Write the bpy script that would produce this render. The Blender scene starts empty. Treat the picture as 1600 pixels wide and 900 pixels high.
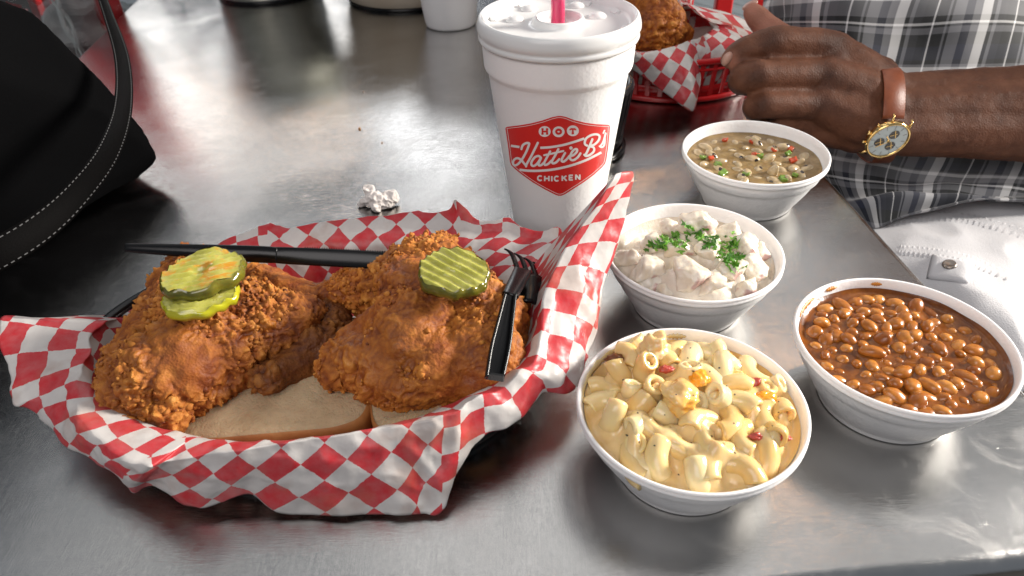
import bpy, bmesh, math, random
import numpy as np
from mathutils import Vector, Matrix, Quaternion, noise
R = math.radians
random.seed(7)
rng = np.random.default_rng(11)
S = bpy.context.scene
COL = S.collection

# ------------------------------------------------------------ camera
F, PITCH, ROLL, CH = 1139.38, 0.6454, -0.0351, 0.3152
_f = Vector((0, math.cos(PITCH), -math.sin(PITCH)))
_r0 = Vector((1, 0, 0)); _u0 = _r0.cross(_f)
_r = _r0 * math.cos(ROLL) + _u0 * math.sin(ROLL)
_u = -_r0 * math.sin(ROLL) + _u0 * math.cos(ROLL)
CO = Vector((0, 0, CH))
cd = bpy.data.cameras.new('camera'); cam = bpy.data.objects.new('camera', cd); COL.objects.link(cam)
cam.matrix_world = Matrix(((_r.x, _u.x, -_f.x, 0), (_r.y, _u.y, -_f.y, 0), (_r.z, _u.z, -_f.z, CH), (0, 0, 0, 1)))
cd.sensor_width = 36; cd.lens = 36 * F / 1600; cd.clip_start = .01; cd.clip_end = 60
cd.dof.use_dof = True; cd.dof.focus_distance = .47; cd.dof.aperture_fstop = 14.0
S.camera = cam

# ------------------------------------------------------------ world, lamps, exposure
W = bpy.data.worlds.new('World'); S.world = W; W.use_nodes = True
W.node_tree.nodes['Background'].inputs[0].default_value = (.80, .88, 1.0, 1)
W.node_tree.nodes['Background'].inputs[1].default_value = .20

def area(name, loc, target, sx, sy, power, color):
    l = bpy.data.lights.new(name, 'AREA'); l.shape = 'RECTANGLE'; l.size = sx; l.size_y = sy
    l.energy = power; l.color = color
    o = bpy.data.objects.new(name, l); COL.objects.link(o); o.location = loc
    o.rotation_euler = (Vector(target) - Vector(loc)).to_track_quat('-Z', 'Y').to_euler()
    return o
area('key_window', (3.2, .85, 1.30), (0, .4, 0), .85, .80, 262, (1, .94, .86))
for k_, (x_, w_, p_) in enumerate(((-1.35, .42, 3.0), (-.25, .42, 4.2), (.62, .50, 5.0), (1.42, .42, 3.4), (2.20, .40, 2.2))):   # unseen strips added overhead, giving the steel bright bands to reflect
    area('added_overhead_strip', (x_, 2.05, 2.15), (x_, 2.049, 0), w_, 3.0, p_, (1, .97, .93))
area('added_far_left_panel', (-2.35, 4.2, 1.25), (-.3, .8, 0), .85, 1.8, 8, (1, .98, .95))  # unseen panel, added so the far steel reflects brightness
area('added_far_left_panel', (-1.30, 4.3, 1.15), (-.3, .8, 0), .75, 1.5, 6.5, (1, .98, .95))  # second added panel, the gap between them breaks up the reflection
area('added_far_middle_panel', (-.42, 4.3, 1.3), (-.1, .8, 0), .38, 1.9, 8, (.97, .98, 1))  # narrow added panel, for a bright upright streak in the steel
area('added_fill_light', (-.7, -1.3, 1.7), (0, .45, 0), 1.6, 1.4, 25, (1, .94, .92))  # unseen fill, added behind the camera to brighten front faces
S.view_settings.view_transform = 'Standard'; S.view_settings.look = 'None'
S.view_settings.exposure = .18; S.view_settings.gamma = 1
S.cycles.max_bounces = 8; S.cycles.use_denoising = True
S.cycles.caustics_reflective = False; S.cycles.caustics_refractive = False

# ------------------------------------------------------------ helpers
def ray(u, v):
    return (_f * F + _r * (u - 800) - _u * (v - 450)) / F      # unit forward depth
def at(u, v, z=None, y=None, d=None):
    q = ray(u, v)
    if z is not None: s = (z - CH) / q.z
    elif y is not None: s = y / q.y
    else: s = d
    return CO + q * s
def link(o, parent=None):
    COL.objects.link(o)
    if parent is not None: o.parent = parent
    return o
def tag(o, label=None, cat=None, group=None, kind=None):
    if label: o['label'] = label
    if cat: o['category'] = cat
    if group: o['group'] = group
    if kind: o['kind'] = kind
    return o
def empty(name, loc, label, cat, group=None, rz=0):
    o = bpy.data.objects.new(name, None); o.empty_display_size = .01
    link(o); o.location = loc; o.rotation_euler = (0, 0, rz)
    return tag(o, label, cat, group)
def meshobj(name, verts, faces, m, parent=None, smooth=True, loc=None):
    me = bpy.data.meshes.new(name); me.from_pydata([tuple(map(float, v)) for v in verts], [], faces)
    me.validate(); me.update()
    if m: me.materials.append(m)
    if smooth: me.shade_smooth()
    o = bpy.data.objects.new(name, me); link(o, parent)
    if loc is not None: o.location = loc
    return o
def bmobj(name, bm, m, parent=None, smooth=True, loc=None):
    me = bpy.data.meshes.new(name); bm.normal_update(); bm.to_mesh(me); bm.free()
    if m: me.materials.append(m)
    if smooth: me.shade_smooth()
    o = bpy.data.objects.new(name, me); link(o, parent)
    if loc is not None: o.location = loc
    return o
def instance(name, me, parent=None, loc=(0, 0, 0), rot=None, sc=None):
    o = bpy.data.objects.new(name, me); link(o, parent); o.location = loc
    if rot is not None:
        if isinstance(rot, Quaternion): o.rotation_mode = 'QUATERNION'; o.rotation_quaternion = rot
        else: o.rotation_euler = rot
    if sc is not None: o.scale = sc if hasattr(sc, '__len__') else (sc,) * 3
    return o
def lathe(prof, n=96, closed=False):
    V = []; Fc = []
    for (r, z) in prof:
        for k in range(n):
            a = 2 * math.pi * k / n; V.append((r * math.cos(a), r * math.sin(a), z))
    m = len(prof)
    for i in range(m - 1 + (1 if closed else 0)):
        j = (i + 1) % m
        for k in range(n):
            l = (k + 1) % n; Fc.append((i * n + k, i * n + l, j * n + l, j * n + k))
    return V, Fc
def spline(P, n, closed=False):
    """Catmull-Rom through points P (list of tuples) -> n samples"""
    P = np.array([tuple(p) for p in P], float); m = len(P); out = []
    segs = m if closed else m - 1
    for k in range(n):
        t = k / (n if closed else n - 1) * segs; i = min(int(t), segs - 1); f = t - i
        g = (lambda j: P[j % m]) if closed else (lambda j: P[min(max(j, 0), m - 1)])
        p0, p1, p2, p3 = g(i - 1), g(i), g(i + 1), g(i + 2)
        out.append(.5 * (2 * p1 + (p2 - p0) * f + (2 * p0 - 5 * p1 + 4 * p2 - p3) * f * f + (3 * p1 - p0 - 3 * p2 + p3) * f ** 3))
    return np.array(out)
def tube(bm, pts, rad, n=12, cap=True):
    pts = [Vector(p) for p in pts]; rings = []
    up = None
    for i, p in enumerate(pts):
        t = (pts[min(i + 1, len(pts) - 1)] - pts[max(i - 1, 0)]).normalized()
        if up is None: up = t.orthogonal().normalized()
        up = (up - t * up.dot(t)).normalized(); b = t.cross(up)
        r = rad[i] if hasattr(rad, '__len__') else rad
        rings.append([bm.verts.new(p + (up * math.cos(2 * math.pi * k / n) + b * math.sin(2 * math.pi * k / n)) * r) for k in range(n)])
    for a, b in zip(rings, rings[1:]):
        for k in range(n): bm.faces.new((a[k], a[(k + 1) % n], b[(k + 1) % n], b[k]))
    if cap: bm.faces.new(rings[0][::-1]); bm.faces.new(rings[-1])
def box(bm, c, s, M=None):
    r = bmesh.ops.create_cube(bm, size=1)['verts']
    for v in r:
        p = Vector((v.co.x * s[0], v.co.y * s[1], v.co.z * s[2]))
        v.co = (M @ p if M else p) + Vector(c)
    return r
def bevel(o, w, seg=2):
    m = o.modifiers.new('bevel', 'BEVEL'); m.width = w; m.segments = seg; m.limit_method = 'ANGLE'; return o
def blob(balls, voxel, smooth=4, step=.35):
    """union of tapered chains: each chain is a list of (point, radius[, scale3]) -> smooth voxel mesh (verts, faces)"""
    bm = bmesh.new()
    for ch in balls:
        pts = []
        for a, b in zip(ch, ch[1:] + [ch[-1]]):
            pa, ra = Vector(a[0]), a[1]; pb, rb = Vector(b[0]), b[1]
            n = max(1, int((pb - pa).length / (min(ra, rb) * step)))
            for k in range(n): t = k / n; pts.append((pa.lerp(pb, t), ra + (rb - ra) * t))
        for p, r in pts:
            bmesh.ops.create_icosphere(bm, subdivisions=2, radius=r, matrix=Matrix.Translation(p))
    return remesh(bm, voxel, smooth)
def remesh(bm, voxel, smooth=4):
    me = bpy.data.meshes.new('tmp'); bm.to_mesh(me); bm.free()
    o = bpy.data.objects.new('tmp', me); COL.objects.link(o)
    r = o.modifiers.new('r', 'REMESH'); r.mode = 'VOXEL'; r.voxel_size = voxel
    if smooth:
        s = o.modifiers.new('s', 'SMOOTH'); s.factor = .5; s.iterations = smooth
    dg = bpy.context.evaluated_depsgraph_get(); e = o.evaluated_get(dg)
    m2 = bpy.data.meshes.new_from_object(e)
    n = len(m2.vertices); co = np.empty(n * 3); m2.vertices.foreach_get('co', co); co = co.reshape(-1, 3)
    no = np.empty(n * 3); m2.vertices.foreach_get('normal', no); no = no.reshape(-1, 3)
    fc = [tuple(p.vertices) for p in m2.polygons]
    bpy.data.objects.remove(o); bpy.data.meshes.remove(me); bpy.data.meshes.remove(m2)
    return co, no, fc
def attr(o, name, vals):
    a = o.data.attributes.new(name, 'FLOAT', 'POINT'); a.data.foreach_set('value', np.asarray(vals, np.float32))

# ---- materials
class N:
    def __init__(s, name):
        s.m = bpy.data.materials.new(name); s.m.use_nodes = True; s.t = s.m.node_tree
        s.b = s.t.nodes['Principled BSDF']; s.out = s.t.nodes['Material Output']
    def n(s, typ, **kw):
        x = s.t.nodes.new('ShaderNode' + typ)
        for k, v in kw.items():
            if k in x.inputs.keys() if isinstance(k, str) else False: pass
            setattr(x, k, v)
        return x
    def l(s, a, b): s.t.links.new(a, b)
    def coord(s, kind='Object', scale=(1, 1, 1), rot=(0, 0, 0)):
        t = s.n('TexCoord'); m = s.n('Mapping'); m.inputs['Scale'].default_value = scale; m.inputs['Rotation'].default_value = rot
        s.l(t.outputs[kind], m.inputs[0]); return m.outputs[0]
    def noise(s, vec, scale, detail=4, rough=.55, dist=0):
        x = s.n('TexNoise'); x.inputs['Scale'].default_value = scale; x.inputs['Detail'].default_value = detail
        x.inputs['Roughness'].default_value = rough; x.inputs['Distortion'].default_value = dist
        if vec: s.l(vec, x.inputs['Vector'])
        return x.outputs['Fac']
    def voro(s, vec, scale, feature='F1', out='Distance'):
        x = s.n('TexVoronoi'); x.feature = feature; x.inputs['Scale'].default_value = scale
        if vec: s.l(vec, x.inputs['Vector'])
        return x.outputs[out]
    def ramp(s, fac, stops, interp='LINEAR'):
        x = s.n('ValToRGB'); e = x.color_ramp; e.interpolation = interp
        while len(e.elements) < len(stops): e.elements.new(1)
        for k, (p, c) in enumerate(stops):
            e.elements[k].position = p
            e.elements[k].color = (c, c, c, 1) if not hasattr(c, '__len__') else (*c, 1)
        s.l(fac, x.inputs[0]); return x.outputs[0]
    def mix(s, fac, a, b, mode='MIX'):
        x = s.n('Mix'); x.data_type = 'RGBA'; x.blend_type = mode
        for sock, val in ((x.inputs[0], fac), (x.inputs[6], a), (x.inputs[7], b)):
            if hasattr(val, 'links'): s.l(val, sock)
            elif hasattr(val, '__len__'): sock.default_value = (*val, 1)
            else: sock.default_value = val
        return x.outputs[2]
    def math(s, op, a, b=0, c=0):
        x = s.n('Math'); x.operation = op
        for sock, val in zip(x.inputs, (a, b, c)):
            if hasattr(val, 'links'): s.l(val, sock)
            else: sock.default_value = val
        return x.outputs[0]
    def bump(s, h, strength=.3, dist=.001, prev=None):
        x = s.n('Bump'); x.inputs['Strength'].default_value = strength; x.inputs['Distance'].default_value = dist
        s.l(h, x.inputs['Height'])
        if prev: s.l(prev, x.inputs['Normal'])
        s.l(x.outputs[0], s.b.inputs['Normal']); return x.outputs[0]
    def set(s, **kw):
        names = {'color': 'Base Color', 'rough': 'Roughness', 'metal': 'Metallic', 'sss': 'Subsurface Weight', 'ior': 'IOR', 'trans': 'Transmission Weight',
                 'coat': 'Coat Weight', 'coatr': 'Coat Roughness', 'spec': 'Specular IOR Level', 'aniso': 'Anisotropic', 'sheen': 'Sheen Weight', 'alpha': 'Alpha'}
        for k, v in kw.items():
            if k == 'sssr': s.b.inputs['Subsurface Radius'].default_value = v; continue
            if k == 'ssss': s.b.inputs['Subsurface Scale'].default_value = v; continue
            i = s.b.inputs[names[k]]
            if hasattr(v, 'links'): s.l(v, i)
            elif hasattr(v, '__len__'): i.default_value = (*v, 1)
            else: i.default_value = v
        return s
def simple(name, color, rough=.5, **kw): return N(name).set(color=color, rough=rough, **kw).m

def foam_mat():
    k = N('white_foam'); v = k.coord()
    k.set(color=(.86, .845, .835), rough=.55, sss=.30, ssss=.003, sssr=(1, .92, .9))
    k.bump(k.math('ADD', k.voro(v, 420), k.math('MULTIPLY', k.noise(v, 90, 3), .5)), .22, .0005); return k.m
M_FOAM = foam_mat()
M_BLACK = simple('black_plastic', (.0035, .0035, .004), .24, spec=.3)
M_BLACKB = simple('black_basket_plastic', (.007, .007, .008), .22)

# thin amber strips added out of view so orange streaks reflect in the steel
def amber_strip(p, q, w, L, color):
    p, q = Vector(p), Vector(q); l = bpy.data.lights.new('added_amber_strip', 'AREA'); l.shape = 'RECTANGLE'; l.size = (q - p).length; l.size_y = w
    l.energy = L * math.pi * l.size * w; l.color = color
    o = bpy.data.objects.new('added_amber_strip', l); COL.objects.link(o); o.location = (p + q) / 2
    x = (q - p).normalized(); z = Vector((0, 0, 1)); z = (z - x * z.dot(x)).normalized()
    o.rotation_euler = Matrix((x, z.cross(x), z)).transposed().to_euler()
def mirror_up(u, v, h):                                  # where the sight line through a table point goes after the mirror bounce
    p = CO + ((_f * F + _r * (u - 800) - _u * (v - 450)) / F) * (CH / -((_f * F + _r * (u - 800) - _u * (v - 450)) / F).z); d = p - CO
    return p + Vector((d.x, d.y, -d.z)) * (h / CH)
for a, b, h, w, L in (((1228, 834), (1372, 776), 2.05, .085, 14), ((196, 96), (345, 196), 1.2, .05, 5), ((985, 254), (1064, 200), 1.3, .075, 24), ((456, 228), (520, 256), 1.6, .06, 10), ((1236, 350), (1262, 322), 1.7, .06, 16)):
    amber_strip(mirror_up(*a, h), mirror_up(*b, h), w, L, (1, .48, .17))

# ------------------------------------------------------------ the ground
def floor():
    k = N('grey_boards'); v = k.coord('Object', (1, 14, 1))
    c = k.ramp(k.noise(v, 5, 5), [(.3, (.17, .20, .22)), (.7, (.27, .31, .33))]); k.set(color=c, rough=.6)
    base = meshobj('floor', [(-5, -2, -.765), (6, -2, -.765), (6, 9, -.765), (-5, 9, -.765)], [(0, 1, 2, 3)], simple('floor_gap', (.02, .02, .02), .9), smooth=False)
    base['kind'] = 'structure'
    bm = bmesh.new(); box(bm, (0, 0, 0), (3.0, .118, .02)); me = bpy.data.meshes.new('plank'); bm.to_mesh(me); bm.free(); me.materials.append(k.m)
    a = R(-52)
    for i in range(-14, 22):
        for j in (-1, 0, 1):
            c = Vector((.9, 3.0, -.75)) + Vector((-math.sin(a), math.cos(a), 0)) * (i * .125) + Vector((math.cos(a), math.sin(a), 0)) * (j * 3.01 + (i % 3) * .4)
            if c.y > .3: instance('plank', me, base, c, (0, 0, a))
floor()

# ------------------------------------------------------------ table
def table():
    t = empty('metal_table', (-.1, .7, 0), 'brushed steel table top with a rounded front edge, under all the food', 'table')
    k = N('brushed_steel'); o = k.coord('Object')
    s1 = k.noise(k.coord('Object', (3, 160, 1), (0, 0, R(35))), 22, 3, .6)
    s2 = k.noise(k.coord('Object', (140, 2.2, 1), (0, 0, R(-20))), 20, 3, .6)
    blot = k.noise(o, 7, 4, .6, .6)
    rr = k.math('ADD', k.math('MULTIPLY', k.ramp(blot, [(.3, 0), (.7, 1)]), .05), .085)
    rr = k.math('ADD', rr, k.math('MULTIPLY', s1, .10))
    sm = k.ramp(k.noise(o, 26, 5, .65, 1.2), [(.52, 0), (.62, 1)]); rr = k.math('ADD', rr, k.math('MULTIPLY', sm, .05))
    col = k.mix(k.ramp(blot, [(.3, 0), (.7, 1)]), (.53, .515, .495), (.67, .66, .645))
    k.set(color=col, rough=rr, metal=1.0)
    wav = k.noise(o, 4.2, 2, .5, .4)
    b1 = k.bump(wav, .5, .010)
    b2 = k.bump(k.math('ADD', s1, k.math('MULTIPLY', s2, .8)), .17, .0004, b1)
    # a few long single scratches
    def scr(sc, rot, th):
        x = k.noise(k.coord('Object', sc, (0, 0, rot)), 6, 0)
        return k.math('GREATER_THAN', x, th)
    sc = k.math('ADD', scr((2.2, 260, 1), R(-33), .80), scr((260, 3, 1), R(12), .805))
    k.bump(sc, .10, .0002, b2)
    P = [(.3108, .195), (-.468, .137), (-.632, 1.62), (.207, 1.62)]
    P = P[::-1]
    V = [(x, y, 0) for x, y in P] + [(x, y, -.032) for x, y in P]
    top = meshobj('tabletop', V, [(0, 3, 2, 1), (4, 5, 6, 7), (0, 1, 5, 4), (1, 2, 6, 5), (2, 3, 7, 6), (3, 0, 4, 7)], k.m, smooth=True)
    me = top.data; bm = bmesh.new(); bm.from_mesh(me); bmesh.ops.recalc_face_normals(bm, faces=bm.faces); bm.to_mesh(me); bm.free()
    bevel(top, .009, 4)
    top.parent = t; top.matrix_parent_inverse = Matrix.Translation((.1, -.7, 0))
    ms = simple('dark_steel', (.05, .05, .05), .5, metal=1)
    for q in ((.30, -.42, -.39), (-.24, -.46, -.39), (.20, .80, -.39), (-.42, .80, -.39)):
        bm = bmesh.new(); box(bm, q, (.045, .045, .715)); bmobj('leg', bm, ms, t, False)
table()
# ------------------------------------------------------------ white foam bowls
BOWLS = {'mac': (.0886, .2587), 'bean': (.2151, .2995), 'pea': (.2000, .5325), 'potato': (.1199, .3959)}
RIN = [(.0, .004), (.031, .0042), (.036, .0065), (.042, .014), (.0475, .023), (.0508, .031), (.0528, .0345), (.0548, .0405), (.0557, .0441)]
def rin(z):
    return float(np.interp(z, [p[1] for p in RIN[1:]], [p[0] for p in RIN[1:]]))
def bowls():
    prof = [(0, .0012), (.031, .0012), (.0325, 0), (.0362, 0), (.0368, .0012), (.0372, .0034), (.0385, .0052), (.0428, .0125), (.0468, .0195), (.0498, .0262),
            (.0511, .0292), (.0522, .0300), (.0529, .0306), (.0541, .0352), (.0552, .0388), (.0556, .0391), (.0571, .0395), (.0577, .0405), (.0578, .0418), (.0572, .0426),
            (.0576, .0431), (.0577, .0442), (.0571, .0449), (.0562, .0448), (.0557, .0441)]
    base = None
    labs = {'mac': 'white foam bowl filled with macaroni and cheese, nearest the camera', 'bean': 'white foam bowl of baked beans by the table edge, sauce smears on its rim',
            'pea': 'white foam bowl holding black-eyed pea stew in front of the hand', 'potato': 'white foam bowl of potato salad between the paper flap and the other bowls'}
    V, Fc = lathe(prof + RIN[::-1][1:], 128)
    for kind, (x, y) in BOWLS.items():
        e = empty('foam_bowl', (x, y, 0), labs[kind], 'bowl', 'white foam bowls of side dishes', rng.uniform(0, 6))
        if base is None:
            o = meshobj('bowl_body', V, Fc, M_FOAM, e); base = o.data
        else: instance('bowl_body', base, e)
    return
bowls()
def smear(cx, cy, a0, a1, z0, z1, mat, label):
    V = []; Fc = []; n = 14
    for i in range(n + 1):
        a = R(a0 + (a1 - a0) * i / n); w = math.sin(math.pi * i / n) ** .5 * (.75 + .25 * math.sin(i * 2.3))
        zm = (z0 + z1) / 2
        for s in (-1, 0, 1):
            z = zm + s * (z1 - z0) / 2 * w; r = rin(z) - .0004 - (.0004 if s == 0 else 0)
            V.append((cx + r * math.cos(a), cy + r * math.sin(a), z))
    for i in range(n):
        for s in range(2): Fc.append((i * 3 + s, i * 3 + s + 1, i * 3 + s + 4, i * 3 + s + 3))
    o = meshobj('sauce_smear', V, Fc, mat); tag(o, label, 'smear'); o.modifiers.new('solid', 'SOLIDIFY').thickness = .0003
    return o

# ------------------------------------------------------------ big cup
CX, CY = .0366, .4847
def cup_r(z): return .0312 + (z) * .1205
def cup(cx=CX, cy=CY):
    e = empty('foam_cup', (cx, cy, 0), 'tall white foam cup with red shield logo and pink straw', 'cup')
    prof = [(0, .002), (.029, .002), (.030, 0), (.0312, 0), (.0320, .004)] + [(cup_r(z), z) for z in np.linspace(.006, .1355, 24)] + \
           [(.0480, .1368), (.0497, .1392), (.0501, .1405), (.0502, .142), (.0509, .156), (.0509, .159), (.0480, .159), (.046, .13), (.03, .006), (0, .006)]
    V, Fc = lathe(prof, 128); meshobj('cup_body', V, Fc, M_FOAM, e)
    k = N('lid_plastic'); k.set(color=(.80, .80, .79), rough=.26, sss=.1, ssss=.003, sssr=(1, 1, 1), trans=.12)
    lp = [(.0513, .1572), (.0526, .1576), (.0532, .1590), (.0528, .1606), (.0523, .1612), (.0530, .1625), (.0538, .1645), (.0537, .1668), (.0531, .1690), (.0524, .1712), (.0512, .1724), (.0500, .1722),
          (.0486, .1704), (.0476, .1680), (.0468, .1664), (.0455, .1658), (.0205, .1656), (.0178, .1658), (.0168, .1668), (.0166, .1690), (.0158, .1702), (.0144, .1700), (.0136, .1688), (.0132, .1664), (.0125, .1655), (.0044, .1654)]
    V, Fc = lathe(lp, 128); lid = meshobj('lid', V, Fc, k.m, e)
    # dimples, ribs and raised marks on the lid
    def dome(px, py, r, h):
        bm = bmesh.new()
        bmesh.ops.create_uvsphere(bm, u_segments=20, v_segments=10, radius=1, matrix=Matrix.Translation((px, py, .1655)) @ Matrix.Diagonal((r, r, h, 1))); bmobj('lid_dimple', bm, k.m, lid)
    for (u, v) in ((805, 30), (827, 13), (934, 24), (900, 8)):
        p = at(u, v, .1665); dome(p.x - cx, p.y - cy, .0062, .0032)
    me = None
    for a in (-160, -125, -60, -20, 25, 60, 120, 165):
        if me is None:
            bm = bmesh.new(); box(bm, (0, 0, 0), (.0045, .006, .0016)); o = bmobj('lid_rib', bm, k.m, lid, False); me = o.data
        else: o = instance('lid_rib', me, lid)
        o.location = (.0435 * math.cos(R(a)), .0435 * math.sin(R(a)), .1663); o.rotation_euler = (0, R(-25), R(a))
    # straw
    ks = N('pink_straw'); ks.set(color=(.85, .055, .16), rough=.25, sss=.3, ssss=.003, sssr=(1, .3, .4), coat=.3)
    p0 = Vector((-.0005, -.003, .12)); p1 = Vector((-.0012, .004, .33))
    bm = bmesh.new(); tube(bm, [p0, p1], .0043, 24, False); s = bmobj('straw', bm, ks.m, e)
    s.modifiers.new('solid', 'SOLIDIFY').thickness = -.0003
    # ---- printed logo: wrapped on the cone
    def hit(px, py, off):                                 # px,py in the logo drawing -> point on the cup
        u = 760 + px / 6.427; v = 170 + py / 6.427; q = ray(u, v)
        lo, hi = .40, .62
        # front intersection with the cone
        ox, oy, oz = -cx, -cy, CH; kk = .1205; r0 = .0312 + off
        A = q.x ** 2 + q.y ** 2 - (kk * q.z) ** 2
        B = 2 * (ox * q.x + oy * q.y) - 2 * (r0 + kk * oz) * kk * q.z
        C = ox ** 2 + oy ** 2 - (r0 + kk * oz) ** 2
        s = (-B - math.sqrt(max(B * B - 4 * A * C, 0))) / (2 * A)
        p = CO + q * s; return Vector((p.x - cx, p.y - cy, p.z))
    red = N('logo_red'); red.set(color=(.66, .022, .018), rough=.45); red.bump(red.voro(red.coord(), 900), .12, .0002)
    wht = simple('logo_white', (.80, .78, .76), .5)
    def fillpoly(pts, name, mat, off, parent, step=14):
        # polygon filled with a grid-ish triangulation so it follows the curve
        bm = bmesh.new(); vs = [bm.verts.new((x, y, 0)) for x, y in pts]
        f = bm.faces.new(vs)
        xs = [p[0] for p in pts]; ys = [p[1] for p in pts]
        for x in np.arange(min(xs) + step, max(xs), step):
            bmesh.ops.bisect_plane(bm, geom=bm.verts[:] + bm.edges[:] + bm.faces[:], plane_co=(x, 0, 0), plane_no=(1, 0, 0))
        for y in np.arange(min(ys) + 40, max(ys), 40):
            bmesh.ops.bisect_plane(bm, geom=bm.verts[:] + bm.edges[:] + bm.faces[:], plane_co=(0, y, 0), plane_no=(0, 1, 0))
        bmesh.ops.triangulate(bm, faces=bm.faces)
        for v in bm.verts: v.co = hit(v.co.x, v.co.y, off)
        bmesh.ops.recalc_face_normals(bm, faces=bm.faces)
        return bmobj(name, bm, mat, parent, False)
    def stroke(bm, pts, w, n=None, round_=True):
        p = spline(pts, n or max(8, len(pts) * 7)); m = len(p); prev = None
        for i in range(m):
            t = p[min(i + 1, m - 1)] - p[max(i - 1, 0)]; t = t / (np.linalg.norm(t) + 1e-9); nrm = np.array((-t[1], t[0]))
            a = bm.verts.new((*(p[i] + nrm * w / 2), 0)); b = bm.verts.new((*(p[i] - nrm * w / 2), 0))
            if prev: bm.faces.new((prev[0], prev[1], b, a))
            prev = (a, b)
        if round_:
            for c in (p[0], p[-1]):
                bmesh.ops.create_circle(bm, cap_ends=True, segments=12, radius=w / 2, matrix=Matrix.Translation((*c, 0)))
    def wrap(bm, name, off, mat, parent):
        for v in bm.verts: v.co = hit(v.co.x, v.co.y, off)
        return bmobj(name, bm, mat, parent, False)
    out = [(190, 200), (196, 186), (212, 180), (330, 166), (440, 148), (560, 118), (660, 84), (720, 72), (750, 72), (800, 82), (880, 112), (990, 140), (1100, 155), (1220, 160), (1236, 166), (1241, 185),
           (1236, 260), (1222, 400), (1205, 510), (1192, 552), (1160, 590), (1080, 662), (980, 736), (880, 800), (790, 858), (752, 873), (722, 873), (690, 862), (590, 812), (470, 742), (370, 672), (290, 608), (248, 566), (236, 530), (220, 400), (200, 260)]
    sh = fillpoly(out, 'logo_shield', red.m, .00025, e)
    c = np.array([720, 470])
    def inset(p, d):
        p = np.array(p, float); n = len(p); o_ = []
        for i in range(n):
            t = p[(i + 1) % n] - p[i - 1]; t /= np.linalg.norm(t); o_.append(p[i] + np.array((-t[1], t[0])) * d)
        return o_
    bm = bmesh.new(); ins = inset(out, 17); stroke(bm, [tuple(q) for q in ins] + [tuple(ins[0])], 4.5, 240, False); wrap(bm, 'logo_outline', .0004, wht, sh)
    bm = bmesh.new()
    for (x, y) in ((585, 228), (725, 231), (868, 221)):
        bmesh.ops.create_circle(bm, cap_ends=True, segments=40, radius=1, matrix=Matrix.Translation((x, y, 0)) @ Matrix.Diagonal((60, 54, 1, 1)))
    wrap(bm, 'logo_disc', .00042, wht, sh)
    bm = bmesh.new(); w = 17
    for a in ([(563, 203), (563, 252)], [(609, 203), (609, 252)], [(563, 228), (609, 228)], [(552, 204), (574, 204)], [(552, 251), (574, 251)], [(598, 204), (620, 204)], [(598, 251), (620, 251)],
              [(868, 202), (868, 247)], [(843, 203), (893, 203)], [(843, 203), (842, 216)], [(893, 203), (894, 216)], [(856, 247), (880, 247)]):
        stroke(bm, a, w if a[0] != a[1] else w, 4, False)
    circ = [(725 + 24 * math.cos(t), 230 + 20 * math.sin(t)) for t in np.linspace(0, 2 * math.pi, 25)]
    stroke(bm, circ, 22, 50, False)
    wrap(bm, 'logo_letter_hot', .0006, red.m, sh)
    # script and bars
    bm = bmesh.new()
    stroke(bm, [(246, 371), (332, 384)], 24, 6, False)
    stroke(bm, [(541, 392), (640, 386), (760, 366), (870, 336), (983, 298)], 24, 24, False)
    stroke(bm, [(333, 612), (420, 622), (540, 622), (680, 608), (840, 572), (1000, 516), (1155, 438)], 24, 40, False)
    w = 23
    stroke(bm, [(352, 404), (364, 368), (396, 346), (428, 346), (424, 372), (396, 440), (356, 510), (316, 556), (284, 568), (266, 546), (278, 512), (312, 496), (350, 514), (378, 548), (400, 572)], w, 60)    # H first stem
    stroke(bm, [(516, 342), (488, 400), (442, 490), (404, 556), (398, 578)], w, 24)                          # H second stem
    stroke(bm, [(548, 492), (524, 474), (488, 486), (456, 528), (452, 562), (476, 574), (512, 548), (548, 494), (530, 536), (524, 564), (546, 568), (580, 540)], w, 44)                      # a
    stroke(bm, [(640, 428), (608, 488), (582, 540), (590, 564), (622, 552), (652, 522)], w, 28)             # t
    stroke(bm, [(580, 466), (690, 444)], w * .85, 6)
    stroke(bm, [(722, 406), (690, 470), (660, 524), (668, 548), (700, 538), (732, 506)], w, 28)             # t
    stroke(bm, [(664, 448), (772, 424)], w * .85, 6)
    stroke(bm, [(790, 444), (762, 496), (756, 524), (776, 530), (806, 508), (838, 470)], w, 26)             # i
    bmesh.ops.create_circle(bm, cap_ends=True, segments=16, radius=17, matrix=Matrix.Translation((849, 394, 0)))
    stroke(bm, [(830, 478), (872, 466), (906, 434), (910, 408), (886, 408), (856, 440), (840, 486), (852, 514), (884, 512), (920, 484), (944, 448)], w, 44)   # e
    stroke(bm, [(1064, 306), (1046, 350), (1012, 430), (990, 468)], w, 20)                                   # B stem
    stroke(bm, [(1012, 370), (988, 350), (1000, 300), (1050, 266), (1104, 256), (1136, 274), (1126, 318), (1086, 358), (1044, 376), (1076, 388), (1080, 424), (1044, 460), (1004, 474), (984, 462)], w, 60)   # B bowls
    stroke(bm, [(1186, 218), (1174, 244)], w * .7, 6)                                                        # apostrophe
    stroke(bm, [(1140, 378), (1170, 336), (1200, 240), (1190, 280), (1188, 330), (1180, 370), (1158, 386), (1136, 376)], w * .8, 34)   # s
    wrap(bm, 'logo_script', .00044, wht, sh)
    bm = bmesh.new(); w = 16
    def L(x, segs, wd=46, y0=672, y1=722, sl=0):
        for sg in segs:
            stroke(bm, [(x + a * wd, y0 + (y1 - y0) * b - (x + a * wd - 514) * .012 * 0) for a, b in sg], w, max(4, len(sg) * 4), False)
    def arc(a0, a1, n=12): return [(.5 + .5 * math.cos(R(a)), .5 + .5 * math.sin(R(a))) for a in np.linspace(a0, a1, n)]
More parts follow.
